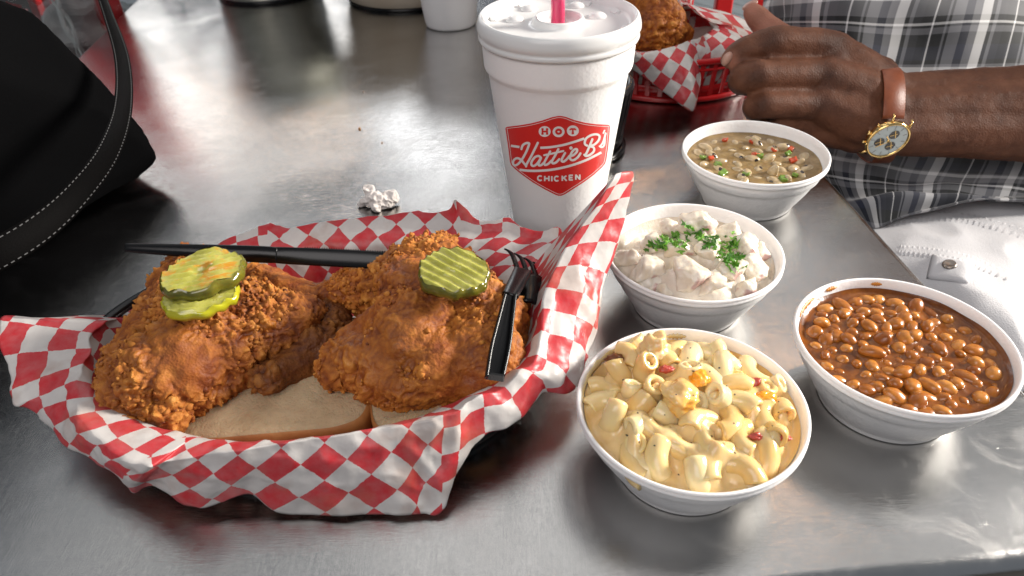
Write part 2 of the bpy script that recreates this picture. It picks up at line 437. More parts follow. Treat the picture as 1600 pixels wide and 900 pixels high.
    L(516, [arc(-45, -315)], 46, 674, 720)
    L(586, [[(0, 0), (0, 1)], [(1, 0), (1, 1)], [(0, .5), (1, .5)]], 42, 674, 726)
    L(657, [[(0, 0), (0, 1)]], 1, 676, 728)
    L(684, [arc(-45, -315)], 46, 678, 724)
    L(762, [[(0, 0), (0, 1)], [(1, 0), (0.05, .55)], [(.35, .4), (1.05, 1)]], 42, 672, 724)
    L(833, [[(0, 0), (0, 1)], [(0, .07), (1, .07)], [(0, .5), (.9, .5)], [(0, .93), (1, .93)]], 36, 664, 718)
    L(898, [[(0, 1), (0, 0)], [(0, .05), (1, .95)], [(1, 1), (1, 0)]], 40, 660, 712)
    wrap(bm, 'logo_lettering', .00044, wht, sh)
    return e
cup()
def small_cup():
    p = at(703, 50, 0); r = .0345
    e = empty('foam_cup', (p.x, p.y + r, 0), 'white foam cup without print far back on the table, right of the beige tub', 'cup')
    prof = [(0, .002), (.031, .002), (.0325, 0), (.0338, .0004), (.0346, .003)] + [(.0348 + z * .125, z) for z in np.linspace(.006, .15, 8)] + [(.054, .150), (.0548, .152), (.0535, .1545), (.052, .153), (.035, .01), (0, .008)]
    V, Fc = lathe(prof, 80); meshobj('cup_body', V, Fc, M_FOAM, e)
small_cup()

# ------------------------------------------------------------ tubs at the back
def tub(u, v, rad, h, name, label, cat, mat, ring, flare):
    p = at(u, v, 0); e = empty(name, (p.x, p.y + rad, 0), label, cat)
    prof = [(0, .004), (rad - .004, .004), (rad, .004)] + [(rad + flare * z, z) for z in np.linspace(.006, h, 10)] + [(rad + flare * h + .003, h), (rad + flare * h + .003, h + .005), (rad + flare * h - .002, h + .005), (rad - .004, .008), (0, .008)]
    V, Fc = lathe(prof, 96); meshobj('tub_wall', V, Fc, mat, e)
    V, Fc = lathe([(rad - .006, 0), (rad + .001, 0), (rad + .0014, .002), (rad + .001, .0042), (rad - .006, .0042)], 96, True); meshobj('base_ring', V, Fc, ring, e)
k = N('zinc'); k.set(color=k.ramp(k.noise(k.coord(), 30, 4), [(.3, (.30, .31, .26)), (.7, (.42, .42, .37))]), rough=.42, metal=.75)
tub(402, 8, .079, .19, 'metal_pail', 'dull metal pail standing at the far left on the table', 'pail', k.m, M_BLACK, .12)
k = N('kraft'); k.set(color=k.ramp(k.noise(k.coord(), 18, 3), [(.3, (.55, .46, .35)), (.7, (.66, .58, .47))]), rough=.6)
tub(630, 19, .092, .13, 'paper_tub', 'beige paper tub behind the tall cup, left of the plain foam cup', 'tub', k.m, M_BLACK, .35)

# ------------------------------------------------------------ black oval basket
BX, BY, BA, BB, BZ = -.117, .334, .138, .095, .034
def oval(t, s=1.0, cx=0, cy=0, a=BA, b=BB): return (cx + a * s * math.cos(t), cy + b * s * math.sin(t))
def basket(name, label, cx, cy, a, b, h, mat, n=64):
    e = empty(name, (cx, cy, 0), label, 'basket')
    bm = bmesh.new()
    for (s, z, r) in ((1, h, .0034), (.985, h - .009, .0016), (.925, .0036, .0034)):
        pts = [(*oval(2 * math.pi * k / 96, s, a=a, b=b), z) for k in range(96)]
        tube_closed(bm, pts, r, 10)
    bmobj('rim', bm, mat, e)
    V = []; Fc = []
    for s in (.86, .92, .945):
        for k in range(96): V.append((*oval(2 * math.pi * k / 96, s, a=a, b=b), {.86: .005, .92: .010, .945: .018}[s]))
    for i in range(2):
        for k in range(96): Fc.append((i * 96 + k, i * 96 + (k + 1) % 96, i * 96 + 96 + (k + 1) % 96, i * 96 + 96 + k))
    V.append((0, 0, .004)); c = len(V) - 1
    for k in range(96): Fc.append((c, k, (k + 1) % 96))
    w = meshobj('basket_floor', V, Fc, mat, e); w.modifiers.new('s', 'SOLIDIFY').thickness = .0016
    me = None
    for k in range(n):
        t = 2 * math.pi * k / n; x, y = oval(t, .965, a=a, b=b); nx, ny = math.cos(t) / a, math.sin(t) / b; ang = math.atan2(ny, nx)
        if me is None:
            bm = bmesh.new(); box(bm, (0, 0, 0), (.0018, .0052, (h - .012) * 1.1)); bmesh.ops.bevel(bm, geom=bm.edges[:], offset=.0004, segments=1, affect='EDGES')
            o = bmobj('basket_slat', bm, mat, e, False); me = o.data
        else: o = instance('basket_slat', me, e)
        o.location = (x, y, h * .56); o.rotation_euler = (0, R(9), ang)
    return e
def tube_closed(bm, pts, r, n=10):
    m = len(pts); rings = []
    for i in range(m):
        p = Vector(pts[i]); t = (Vector(pts[(i + 1) % m]) - Vector(pts[i - 1])).normalized(); up = Vector((0, 0, 1)); up = (up - t * up.dot(t)).normalized(); b = t.cross(up)
        rings.append([bm.verts.new(p + (up * math.cos(2 * math.pi * k / n) + b * math.sin(2 * math.pi * k / n)) * r) for k in range(n)])
    for i in range(m):
        a, b = rings[i], rings[(i + 1) % m]
        for k in range(n): bm.faces.new((a[k], a[(k + 1) % n], b[(k + 1) % n], b[k]))
basket('black_basket', 'black oval plastic basket under the checked paper, holding the two chicken pieces', BX, BY, BA, BB, BZ, M_BLACKB)

# ------------------------------------------------------------ checked paper
def paper_mat():
    k = N('checked_wax_paper'); uv = k.n('UVMap'); uv.uv_map = 'check'
    ch = k.n('TexChecker'); ch.inputs['Scale'].default_value = 1.0
    ch.inputs['Color1'].default_value = (.74, .715, .69, 1); ch.inputs['Color2'].default_value = (.66, .040, .052, 1)
    # slight ink bleed at the edges of the print
    nz = k.n('TexNoise'); nz.inputs['Scale'].default_value = 9; k.l(uv.outputs[0], nz.inputs['Vector'])
    vm = k.n('VectorMath'); vm.operation = 'MULTIPLY_ADD'; k.l(nz.outputs['Color'], vm.inputs[0]); vm.inputs[1].default_value = (.05, .05, 0); k.l(uv.outputs[0], vm.inputs[2])
    k.l(vm.outputs[0], ch.inputs['Vector'])
    o = k.coord('Object'); mott = k.noise(o, 160, 5, .6)
    c = k.mix(k.ramp(mott, [(.35, 0), (.75, .22)]), ch.outputs['Color'], (.52, .44, .44))
    gr = k.ramp(k.noise(k.coord('Object'), 26, 4, .6), [(.54, 0), (.66, .6)]); c = k.mix(gr, c, k.mix(.5, c, (.40, .20, .11)))
    k.set(color=c, rough=.36, spec=.45)
    k.bump(k.math('ADD', k.voro(o, 85), k.math('ADD', k.math('MULTIPLY', k.voro(o, 190), .5), k.math('MULTIPLY', k.noise(o, 260, 3), .3))), .20, .0020)
    tr = k.n('BsdfTranslucent'); k.l(c, tr.inputs[0])
    mx = k.n('MixShader'); mx.inputs[0].default_value = .33
    k.l(k.b.outputs[0], mx.inputs[1]); k.l(tr.outputs[0], mx.inputs[2]); k.l(mx.outputs[0], k.out.inputs[0])
    return k.m
M_PAPER = paper_mat()
def crumple(p, s=1.0):
    q = Vector(p)
    a = noise.noise(q * 55); b = noise.noise(q * 110 + Vector((3, 7, 1)))
    c = noise.noise(q * 23 + Vector((1, 2, 9)))
    v = noise.voronoi(q * 44 + Vector((a, b, c)) * .5)[0][0]; v2 = noise.voronoi(q * 95 + Vector((c, a, b)) * .5)[0][0]
    return ((1 - abs(c) * 2.2) * .5 + (v - .5) * 1.45 + (v2 - .5) * .80) * s
def paper(name, label, ST, cx, cy, a, b, fold=None, nper=420, floor_z=.0095, ck=.0142, inner=.80, group=None, amp=.0024, hrim=BZ):
    """ST: stations (angle implied by order): (C point, E point, bulge, rotation of the print)"""
    Cs = spline([tuple(s[0]) for s in ST], nper, True); Es = spline([tuple(s[1]) for s in ST], nper, True)
    bu = spline([(s[2], 0, 0) for s in ST], nper, True)[:, 0]
    rotn = [ST[int(k / nper * len(ST)) % len(ST)][3] for k in range(nper)]
    rows_in, rows_out = 26, 34
    V = []; S_len = np.zeros((rows_in + rows_out + 1, nper)); P = np.zeros((rows_in + rows_out + 1, nper, 3))
    for k in range(nper):
        C = Cs[k]; E = Es[k]
        th = math.atan2((C[1] - cy) / b, (C[0] - cx) / a)
        f0 = np.array((cx + a * .0 * math.cos(th), cy + b * .0 * math.sin(th), floor_z))
        f1 = np.array((cx + a * inner * math.cos(th), cy + b * inner * math.sin(th), floor_z))
        f2 = np.array((cx + a * .915 * math.cos(th), cy + b * .915 * math.sin(th), max(floor_z + .006, min(C[2] - .004, hrim + .0045))))
        path = spline([f0, f0 * .4 + f1 * .6, f1, f2, C], rows_in + 1)
        Q = C * .5 + E * .5 + np.array((0, 0, bu[k]))
        n2 = np.array((C[0] - cx, C[1] - cy, 0)); n2 /= np.linalg.norm(n2) + 1e-9
        Q = Q + n2 * bu[k] * .6
        out = []
        for j in range(1, rows_out + 1):
            t = j / rows_out; out.append((1 - t) ** 2 * C + 2 * t * (1 - t) * Q + t * t * E)
        P[:, k] = np.vstack([path, out])
    d = np.linalg.norm(np.diff(P, axis=0), axis=2); S_len[1:] = np.cumsum(d, axis=0)
    ring = P[rows_in]; per = np.concatenate([[0], np.cumsum(np.linalg.norm(np.diff(np.vstack([ring, ring[:1]]), axis=0), axis=1))])
    for i in range(P.shape[0]):
        for k in range(nper):
            p = P[i, k]; w = min(1, i / 6) * (1.0 if i > rows_in * .5 else .6)
            c = crumple(p) * amp * w
            nn = np.array((p[0] - cx, p[1] - cy, .02)); nn /= np.linalg.norm(nn) + 1e-9
            q = p + nn * c + np.array((0, 0, abs(c) * .4))
            if q[2] < .0022: q[2] = .0022 + random.random() * .0002
            V.append(q)
    Fc = []
    nr = P.shape[0]
    for i in range(nr - 1):
        for k in range(nper): Fc.append((i * nper + k, i * nper + (k + 1) % nper, (i + 1) * nper + (k + 1) % nper, (i + 1) * nper + k))
    o = meshobj(name, V, Fc, M_PAPER); me = o.data
    uvl = me.uv_layers.new(name='check'); idx = 0; uvs = np.zeros((len(me.loops), 2))
    for f, fa in enumerate(Fc):
        i = f // nper; k = f % nper; al = R(rotn[k]); ca, sa = math.cos(al), math.sin(al)
        for q, (ii, kk, kper) in enumerate(((i, k, k), (i, (k + 1) % nper, k + 1), (i + 1, (k + 1) % nper, k + 1), (i + 1, k, k))):
            x = per[kper] / ck; y = (S_len[ii, kk] - S_len[rows_in, kk]) / ck + .5
            # cone correction: pattern does not pinch inside
            uvs[me.polygons[f].loop_start + q] = (ca * x - sa * y, sa * x + ca * y)
    uvl.data.foreach_set('uv', uvs.ravel().astype(np.float32))
    m = o.modifiers.new('s', 'SOLIDIFY'); m.thickness = .00012; m.offset = 0
    return tag(o, label, 'paper liner', group)
def main_paper():
    A = at
    ST = []
    def s(c, e, b=.002, rot=0): ST.append((c, e, b, rot))
    # left flap, going down the left side, then along the front, up the right side and back along the rear
    s(A(172, 502, z=.044), A(60, 497, z=.050), .001)
    s(A(150, 520, z=.045), A(1, 498, z=.053), .001)
    s(A(140, 550, z=.046), A(12, 570, z=.048), .001)
    s(A(128, 580, z=.047), A(28, 630, z=.040), .002)
    s(A(124, 610, z=.047), A(48, 638, z=.037), .003)
    s(A(126, 640, z=.047), A(76, 664, z=.034), .004)
    s(A(140, 668, z=.047), A(103, 696, z=.031), .005)
    s(A(160, 692, z=.047), A(140, 712, z=.031), .005)
    s(A(185, 712, z=.047), A(162, 730, z=.028), .005)
    s(A(212, 726, z=.047), A(199, 757, z=.021), .005, 45)
    s(A(232, 731, z=.047), A(212, 770, z=.016), .004, 45)
    s(A(258, 722, z=.043), A(246, 757, z=.020), .003, 45)
    s(A(300, 714, z=.043), A(285, 785, z=.010), .003, 45)
    s(A(345, 706, z=.044), A(330, 793, z=.009), .004, 45)
    s(A(400, 699, z=.045), A(389, 771, z=.014), .005, 45)
    s(A(450, 690, z=.046), A(437, 800, z=.004), .006, 45)
    s(A(500, 684, z=.046), A(500, 804, z=.003), .006, 45)
    s(A(560, 673, z=.046), A(570, 803, z=.003), .006, 45)
    s(A(620, 664, z=.046), A(640, 802, z=.003), .005, 45)
    s(A(665, 655, z=.047), A(660, 800, z=.003), .002, 45)
    s(A(690, 648, z=.048), A(688, 800, z=.003), .002, 0)
    s(A(722, 641, z=.049), A(714, 738, z=.018), .002, 0)
    s(A(748, 617, z=.050), A(752, 683, z=.030), .004, 0)
    s(A(775, 612, z=.047), A(790, 668, z=.030), .005, 0)
    s(A(795, 598, z=.049), A(822, 643, z=.032), .005, 0)
    s(A(812, 578, z=.052), A(850, 614, z=.034), .006, 0)
    s(A(830, 570, z=.050), A(882, 616, z=.030), .006, 0)
    s(A(838, 545, z=.052), A(906, 597, z=.028), .005, 0)
    s(A(842, 508, z=.058), A(923, 543, z=.034), .006, 0)
    s(A(851, 452, z=.066), A(937, 484, z=.048), .006, 0)
    s(A(870, 412, z=.073), A(950, 418, z=.060), .005, 0)
    s(A(893, 372, z=.082), A(969, 362, z=.075), .004, 0)
    s(A(913, 346, z=.090), A(978, 330, z=.084), .003, 0)
    s(A(935, 316, z=.098), A(983, 300, z=.094), .003, 0)
    s(A(962, 272, z=.108), A(989, 268, z=.104), .001, 0)
    s(A(925, 335, z=.085), A(940, 310, z=.093), .001, 0)
    s(A(893, 376, z=.066), A(892, 364, z=.069), .001, 0)
    s(A(868, 372, z=.056), A(868, 356, z=.060), .001, 0)
    s(A(842, 374, z=.051), A(846, 363, z=.054), .001, 0)
    s(A(815, 372, z=.050), A(812, 357, z=.054), .001, 0)
    s(A(797, 364, z=.051), A(797, 342, z=.057), .001, 0)
    s(A(768, 366, z=.049), A(769, 346, z=.055), .001, 0)
    s(A(745, 366, z=.048), A(743, 341, z=.055), .001, 0)
    s(A(722, 362, z=.048), A(711, 315, z=.062), .001, 45)
    s(A(698, 360, z=.046), A(697, 331, z=.054), .001, 45)
    s(A(640, 360, z=.045), A(640, 334, z=.052), .001, 45)
    s(A(587, 362, z=.044), A(587, 339, z=.050), .001, 45)
    s(A(540, 366, z=.043), A(540, 345, z=.049), .001, 45)
    s(A(500, 372, z=.042), A(498, 350, z=.048), .001, 45)
    s(A(450, 380, z=.041), A(448, 357, z=.047), .001, 45)
    s(A(420, 384, z=.040), A(420, 352, z=.048), .001, 0)
    s(A(385, 390, z=.039), A(380, 364, z=.046), .001, 0)
    s(A(350, 402, z=.036), A(345, 378, z=.042), .001, 0)
    s(A(310, 424, z=.028), A(308, 412, z=.031), .001, 0)
    s(A(260, 455, z=.022), A(255, 450, z=.023), .001, 0)
    s(A(210, 490, z=.022), A(200, 488, z=.024), .001, 0)
    return paper('paper_liner', 'checked red and white wax paper in the black basket, flaring up beside the tall cup', ST, BX, BY, BA, BB)
main_paper()
# ------------------------------------------------------------ bread
def bread():
    kc = N('bread_crumb'); o = kc.coord()
    h = kc.math('ADD', kc.ramp(kc.noise(o, 520, 3, .6), [(.36, 0), (.52, 1)]), kc.ramp(kc.noise(o, 240, 2, .6, .5), [(.36, 0), (.46, 1)]))
    kc.set(color=kc.ramp(kc.noise(o, 60, 5), [(.3, (.38, .26, .145)), (.7, (.53, .39, .235))]), rough=.85, sss=.2, ssss=.003); kc.bump(h, .32, .0009)
    kr = N('bread_crust'); o = kr.coord()
    kr.set(color=kr.ramp(kr.noise(o, 45, 4), [(.25, (.27, .095, .022)), (.55, (.42, .17, .045)), (.8, (.52, .27, .09))]), rough=.6); kr.bump(kr.noise(o, 300, 4), .35, .001)
    for (c, wx, wy, rz, tilt, lab) in (((-.1345, .307, .020), .1120, .088, R(2), (R(5), R(-2)), 'slice of white bread under the craggy left chicken piece'),
                                  ((-.0490, .304, .0235), .0680, .086, R(9), (R(3), R(-3)), 'slice of white bread under the smooth right chicken piece')):
        e = empty('bread_slice', c, lab, 'bread', 'slices of white bread'); e.rotation_euler = (tilt[0], tilt[1], rz)
        def prof(s, n=72):
            out = []
            for k in range(n):
                t = 2 * math.pi * k / n; q = 6.0
                x = math.copysign(abs(math.cos(t)) ** (2 / q), math.cos(t)); y = math.copysign(abs(math.sin(t)) ** (2 / q), math.sin(t))
                out.append((x * wx / 2 * s, y * wy / 2 * s))
            return out
        def ring(s, z): return [(x, y, z + .0006 * noise.noise(Vector((x * 70, y * 70, z * 50)))) for x, y in prof(s)]
        # crust shell
        rs = [ring(.955, .0092), ring(.985, .0082), ring(1, .005), ring(1.0, 0), ring(.995, -.005), ring(.97, -.0085)]
        V = [v for r in rs for v in r]; n = 72
        Fc = [(i * n + k, (i + 1) * n + k, (i + 1) * n + (k + 1) % n, i * n + (k + 1) % n) for i in range(5) for k in range(n)]
        meshobj('crust', V, Fc, kr.m, e)
        V = []; Fc = []; m = 16
        for z, sg in ((.0086, 1), (-.0085, -1)):
            b0 = len(V)
            for i in range(1, m + 1):
                for x, y in prof(.965 * i / m):
                    V.append((x, y, z + sg * .0008 * noise.noise(Vector((x * 160, y * 160, z * 50))) + (sg * .0008 if i < m else -sg * .0003)))
            V.append((0, 0, z + sg * .0008)); c0 = len(V) - 1
            for i in range(m - 1):
                for k in range(n):
                    q = (b0 + i * n + k, b0 + (i + 1) * n + k, b0 + (i + 1) * n + (k + 1) % n, b0 + i * n + (k + 1) % n); Fc.append(q if sg > 0 else q[::-1])
            for k in range(n):
                q = (c0, b0 + k, b0 + (k + 1) % n); Fc.append(q if sg > 0 else q[::-1])
        meshobj('crumb', V, Fc, kc.m, e)
bread()

# ------------------------------------------------------------ fried chicken
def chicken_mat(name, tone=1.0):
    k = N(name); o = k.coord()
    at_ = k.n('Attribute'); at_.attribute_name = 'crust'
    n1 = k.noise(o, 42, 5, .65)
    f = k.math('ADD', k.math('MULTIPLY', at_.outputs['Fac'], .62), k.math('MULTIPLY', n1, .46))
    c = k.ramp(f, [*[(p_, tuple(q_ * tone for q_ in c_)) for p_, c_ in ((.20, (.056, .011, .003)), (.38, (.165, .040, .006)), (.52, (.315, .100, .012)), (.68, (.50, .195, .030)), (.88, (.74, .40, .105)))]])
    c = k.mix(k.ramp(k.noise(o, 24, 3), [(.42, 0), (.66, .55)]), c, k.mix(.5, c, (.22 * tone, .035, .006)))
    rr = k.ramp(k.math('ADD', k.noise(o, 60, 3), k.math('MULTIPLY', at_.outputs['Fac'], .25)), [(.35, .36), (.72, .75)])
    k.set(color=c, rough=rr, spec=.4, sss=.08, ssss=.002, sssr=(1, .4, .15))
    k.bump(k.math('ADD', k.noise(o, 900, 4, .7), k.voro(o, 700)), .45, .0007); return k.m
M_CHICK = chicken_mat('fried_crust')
def chicken(name, label, balls, rough=1.0, smooth_at=None, seed=0, voxel=.00082, mat=None, group='pieces of fried chicken', flakes=420):
    co, no, fc = blob(balls, voxel, 9, .5)
    off = Vector((seed * 3.1, seed * 1.7, 0)); cr = np.zeros(len(co)); out = np.empty_like(co)
    for i in range(len(co)):
        p = Vector(co[i]); q = p + off
        msk = noise.noise(q * 34) * .5 + .5                       # where the crust is craggy
        msk = min(1, max(0, (msk - .24) * 2.5))
        if smooth_at:
            for (c, r) in smooth_at:
                dd = (p - c).length / r
                if dd < 1: msk *= dd * dd * .9 + .1
        w = Vector((noise.noise(q * 130), noise.noise(q * 130 + Vector((9, 0, 0))), noise.noise(q * 130 + Vector((0, 9, 0))))) * .0022
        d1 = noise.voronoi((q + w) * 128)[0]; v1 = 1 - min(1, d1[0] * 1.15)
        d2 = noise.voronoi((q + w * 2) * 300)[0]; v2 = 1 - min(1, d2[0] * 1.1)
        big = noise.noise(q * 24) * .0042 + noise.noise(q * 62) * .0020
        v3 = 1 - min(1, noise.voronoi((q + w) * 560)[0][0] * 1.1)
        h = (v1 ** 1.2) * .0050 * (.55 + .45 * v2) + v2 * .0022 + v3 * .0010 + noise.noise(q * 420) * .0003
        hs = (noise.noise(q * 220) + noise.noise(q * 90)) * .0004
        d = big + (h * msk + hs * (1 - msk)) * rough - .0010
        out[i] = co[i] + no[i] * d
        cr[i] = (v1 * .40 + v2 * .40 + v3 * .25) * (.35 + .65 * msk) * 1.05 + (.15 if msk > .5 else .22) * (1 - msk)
    base = Vector((float(out[:, 0].mean()), float(out[:, 1].mean()), float(out[:, 2].min())))
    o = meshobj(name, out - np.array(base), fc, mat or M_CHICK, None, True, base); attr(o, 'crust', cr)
    # loose craggy crumbs of crust stuck all over it
    g = np.random.default_rng(seed + 40); ico = bmesh.new(); bmesh.ops.create_icosphere(ico, subdivisions=1, radius=1); iv = np.array([v.co[:] for v in ico.verts]); ico.verts.index_update(); fi = [tuple(v.index for v in f.verts) for f in ico.faces]; ico.free()
    V2 = []; F2 = []; A2 = []; n2 = int(flakes * len(co) / 26000); tries = 0
    while n2 > 0 and tries < 60000:
        tries += 1; i = int(g.integers(0, len(co)))
        q = Vector(co[i]) + off; mk = noise.noise(q * 34) * .5 + .5 + noise.noise(q * 70) * .25
        if smooth_at and any((Vector(co[i]) - c_).length < r_ * .85 for c_, r_ in smooth_at) and g.random() < .85: continue
        if mk < .50 + g.random() * .2 : continue
        n2 -= 1; r = float(g.choice((.0007, .0010, .0014, .0020), p=(.35, .38, .2, .07))); J = 1 + g.normal(0, .22, (12 if len(iv) == 12 else len(iv), 1)); sc = g.uniform(.6, 1.35, 3)
        Mq = np.array(Quaternion(g.normal(size=4)).normalized().to_matrix()); pts = (iv * J * sc * r) @ Mq.T + out[i] + no[i] * r * .10 - np.array(base)
        b0 = len(V2); V2 += [tuple(p_) for p_ in pts]; F2 += [tuple(b0 + t for t in f_) for f_ in fi]; A2 += [min(1.1, max(.15, float(g.normal(.50, .14))))] * len(iv)
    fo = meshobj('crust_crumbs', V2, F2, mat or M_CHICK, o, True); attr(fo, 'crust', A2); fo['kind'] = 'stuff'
    return tag(o, label, 'fried chicken', group)
A = at
left = [
    [(A(190, 640, z=.034), .0125), (A(230, 602, z=.041), .020), (A(300, 560, z=.047), .026), (A(385, 524, z=.045), .023), (A(452, 507, z=.047), .0175), (A(478, 492, z=.047), .011)],
    [(A(200, 600, z=.040), .014), (A(242, 525, z=.044), .019), (A(284, 465, z=.046), .020), (A(310, 430, z=.048), .018), (A(335, 418, z=.052), .015)],
    [(A(246, 525, z=.046), .019), (A(325, 482, z=.048), .025), (A(390, 492, z=.046), .019), (A(440, 496, z=.045), .013)],
    [(A(215, 655, z=.032), .010), (A(260, 650, z=.033), .011)], [(A(186, 575, z=.036), .010), (A(206, 530, z=.040), .008)],
    [(A(300, 600, z=.037), .016), (A(380, 570, z=.036), .014)], [(A(275, 414, z=.052), .008), (A(290, 405, z=.054), .010)]]
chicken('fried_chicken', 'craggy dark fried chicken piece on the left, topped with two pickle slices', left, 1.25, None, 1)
right = [
    [(A(690, 432, z=.058), .022), (A(660, 470, z=.054), .028), (A(650, 530, z=.048), .031), (A(690, 570, z=.042), .026)],
    [(A(650, 425, z=.060), .016), (A(690, 395, z=.062), .012), (A(620, 425, z=.056), .013), (A(590, 450, z=.050), .012)],
    [(A(725, 440, z=.054), .021), (A(750, 500, z=.049), .027), (A(745, 555, z=.044), .026), (A(770, 570, z=.040), .019)],
    [(A(620, 560, z=.042), .024), (A(570, 560, z=.042), .018), (A(535, 562, z=.041), .0125), (A(522, 578, z=.041), .009)],
    [(A(600, 520, z=.048), .018), (A(560, 535, z=.044), .014)], [(A(790, 520, z=.038), .012), (A(806, 490, z=.038), .009), (A(800, 550, z=.036), .011)],
    [(A(600, 588, z=.040), .014), (A(660, 596, z=.040), .016), (A(730, 590, z=.040), .015)]]
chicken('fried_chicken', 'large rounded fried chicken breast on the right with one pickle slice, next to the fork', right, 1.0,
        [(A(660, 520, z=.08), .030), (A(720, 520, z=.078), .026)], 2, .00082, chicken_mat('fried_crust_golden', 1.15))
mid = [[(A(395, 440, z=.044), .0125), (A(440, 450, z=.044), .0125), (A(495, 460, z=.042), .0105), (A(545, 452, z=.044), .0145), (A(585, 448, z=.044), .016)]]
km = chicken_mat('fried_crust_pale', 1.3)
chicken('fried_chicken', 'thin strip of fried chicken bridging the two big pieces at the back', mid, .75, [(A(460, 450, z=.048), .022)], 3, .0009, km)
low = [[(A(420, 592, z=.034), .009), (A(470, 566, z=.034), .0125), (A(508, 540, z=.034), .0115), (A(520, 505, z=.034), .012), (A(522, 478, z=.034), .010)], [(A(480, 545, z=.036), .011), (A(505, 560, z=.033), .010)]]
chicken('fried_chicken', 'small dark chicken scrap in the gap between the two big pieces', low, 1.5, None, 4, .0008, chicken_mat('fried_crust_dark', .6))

# ------------------------------------------------------------ pickles
def pickle_mat():
    k = N('pickle_flesh'); o = k.coord()
    k.set(color=k.ramp(k.noise(o, 120, 4), [(.25, (.30, .29, .035)), (.6, (.48, .46, .10)), (.85, (.60, .57, .20))]), rough=.18, sss=.4, ssss=.004, sssr=(.8, 1, .25), coat=.4, coatr=.08)
    k.bump(k.noise(o, 260, 3), .2, .0006)
    ks_ = N('pickle_flesh_stained'); o2 = ks_.coord()
    c2 = ks_.ramp(ks_.noise(o2, 120, 4), [(.25, (.30, .29, .035)), (.6, (.48, .46, .10)), (.85, (.60, .57, .20))])
    ks_.set(color=ks_.mix(ks_.ramp(ks_.noise(ks_.coord('Object', (1, 2.4, 1)), 95, 3), [(.52, 0), (.64, .85)]), c2, (.62, .26, .015)), rough=.2, sss=.4, ssss=.004, sssr=(.8, 1, .25), coat=.4, coatr=.08)
    r = N('pickle_rind'); o = r.coord()
    r.set(color=r.ramp(r.noise(o, 130, 4), [(.3, (.075, .075, .008)), (.6, (.15, .135, .014)), (.85, (.26, .22, .025))]), rough=.15, sss=.2, ssss=.002, coat=.5, coatr=.07)
    r.bump(r.noise(o, 240, 3), .35, .0007)
    y = N('pickle_yellow'); y.set(color=(.42, .40, .015), rough=.15, sss=.45, ssss=.004, sssr=(.8, 1, .15), coat=.5)
    return k.m, r.m, y.m, ks_.m
M_PF, M_PR, M_PY, M_PS = pickle_mat()
def pickle(label, loc, rx, ry, th, normal, xdir, ridges, rind, notch=0, seed=0):
    e = empty('pickle_slice', loc, label, 'pickle', 'pickle slices on the chicken')
    Z = Vector(normal).normalized(); X = Vector(xdir); X = (X - Z * X.dot(Z)).normalized(); q = Matrix((X, Z.cross(X), Z)).transposed().to_quaternion(); e.rotation_mode = 'QUATERNION'; e.rotation_quaternion = q
    n, m = 80, 18
    def rad(t): return 1 + .035 * math.sin(3 * t + seed) + .025 * math.sin(7 * t + seed * 2) + .015 * math.sin(13 * t)
    def zz(x, y, s):
        z = .0021 * (1 - abs(math.sin(ridges * y + .6 + 1.1 * noise.noise(Vector((x * 70, y * 40, seed)))))) - .0008
        z += .0012 * noise.noise(Vector((x * 60, y * 60, seed)))
        if notch:
            d = math.hypot(x + .001, (y - .001) * 1.4) / .006
            if d < 1: z -= .0022 * (1 - d * d)
        return s * th / 2 + z
    V = []; Fc = []
    for s in (1, -1):
        b = len(V)
        for i in range(m + 1):
            for k in range(n):
                t = 2 * math.pi * k / n; x = rx * .97 * rad(t) * i / m * math.cos(t); y = ry * .97 * rad(t) * i / m * math.sin(t)
                V.append((x, y, zz(x, y, s)))
        for i in range(m):
            for k in range(n):
                f = (b + i * n + k, b + (i + 1) * n + k, b + (i + 1) * n + (k + 1) % n, b + i * n + (k + 1) % n); Fc.append(f if s > 0 else f[::-1])
    meshobj('flesh', V, Fc, M_PS if notch else M_PF, e)
    V = []; Fc = []; prof = [(.968, 1, .0), (1.0, .93, .0), (1.035, .45, 0), (1.04, -.3, 0), (1.0, -.95, 0), (.968, -1, 0)]
    for (s, f, _) in prof:
        for k in range(n):
            t = 2 * math.pi * k / n; x = rx * s * rad(t) * math.cos(t); y = ry * s * rad(t) * math.sin(t)
            z = zz(x * .97, y * .97, 1) * max(f, 0) + zz(x * .97, y * .97, -1) * max(-f, 0); V.append((x, y, z + (.00015 if abs(f) == 1 else 0)))
    for i in range(len(prof) - 1):
        for k in range(n): Fc.append((i * n + k, (i + 1) * n + k, (i + 1) * n + (k + 1) % n, i * n + (k + 1) % n))
    meshobj('rind', V, Fc, rind, e)
    return e
pickle('crinkle-cut pickle slice alone on the right chicken piece', A(709, 427, z=.0865), .0188, .0182, .0066, (.08, -.08, .97), (1, -.75, 0), 620, M_PR, 0, 1)
pickle('bright yellow pickle slice, the lower of the two on the left chicken piece', A(314, 462, z=.0800), .0196, .0180, .0050, (-.04, .0, 1), (1, .1, 0), 700, M_PY, 0, 2)
pickle('notched crinkle-cut pickle slice, the upper of the two on the left chicken piece', A(318, 428, z=.0865), .0218, .0206, .0066, (-.05, .02, 1), (1, .28, 0), 600, M_PR, 1, 3)

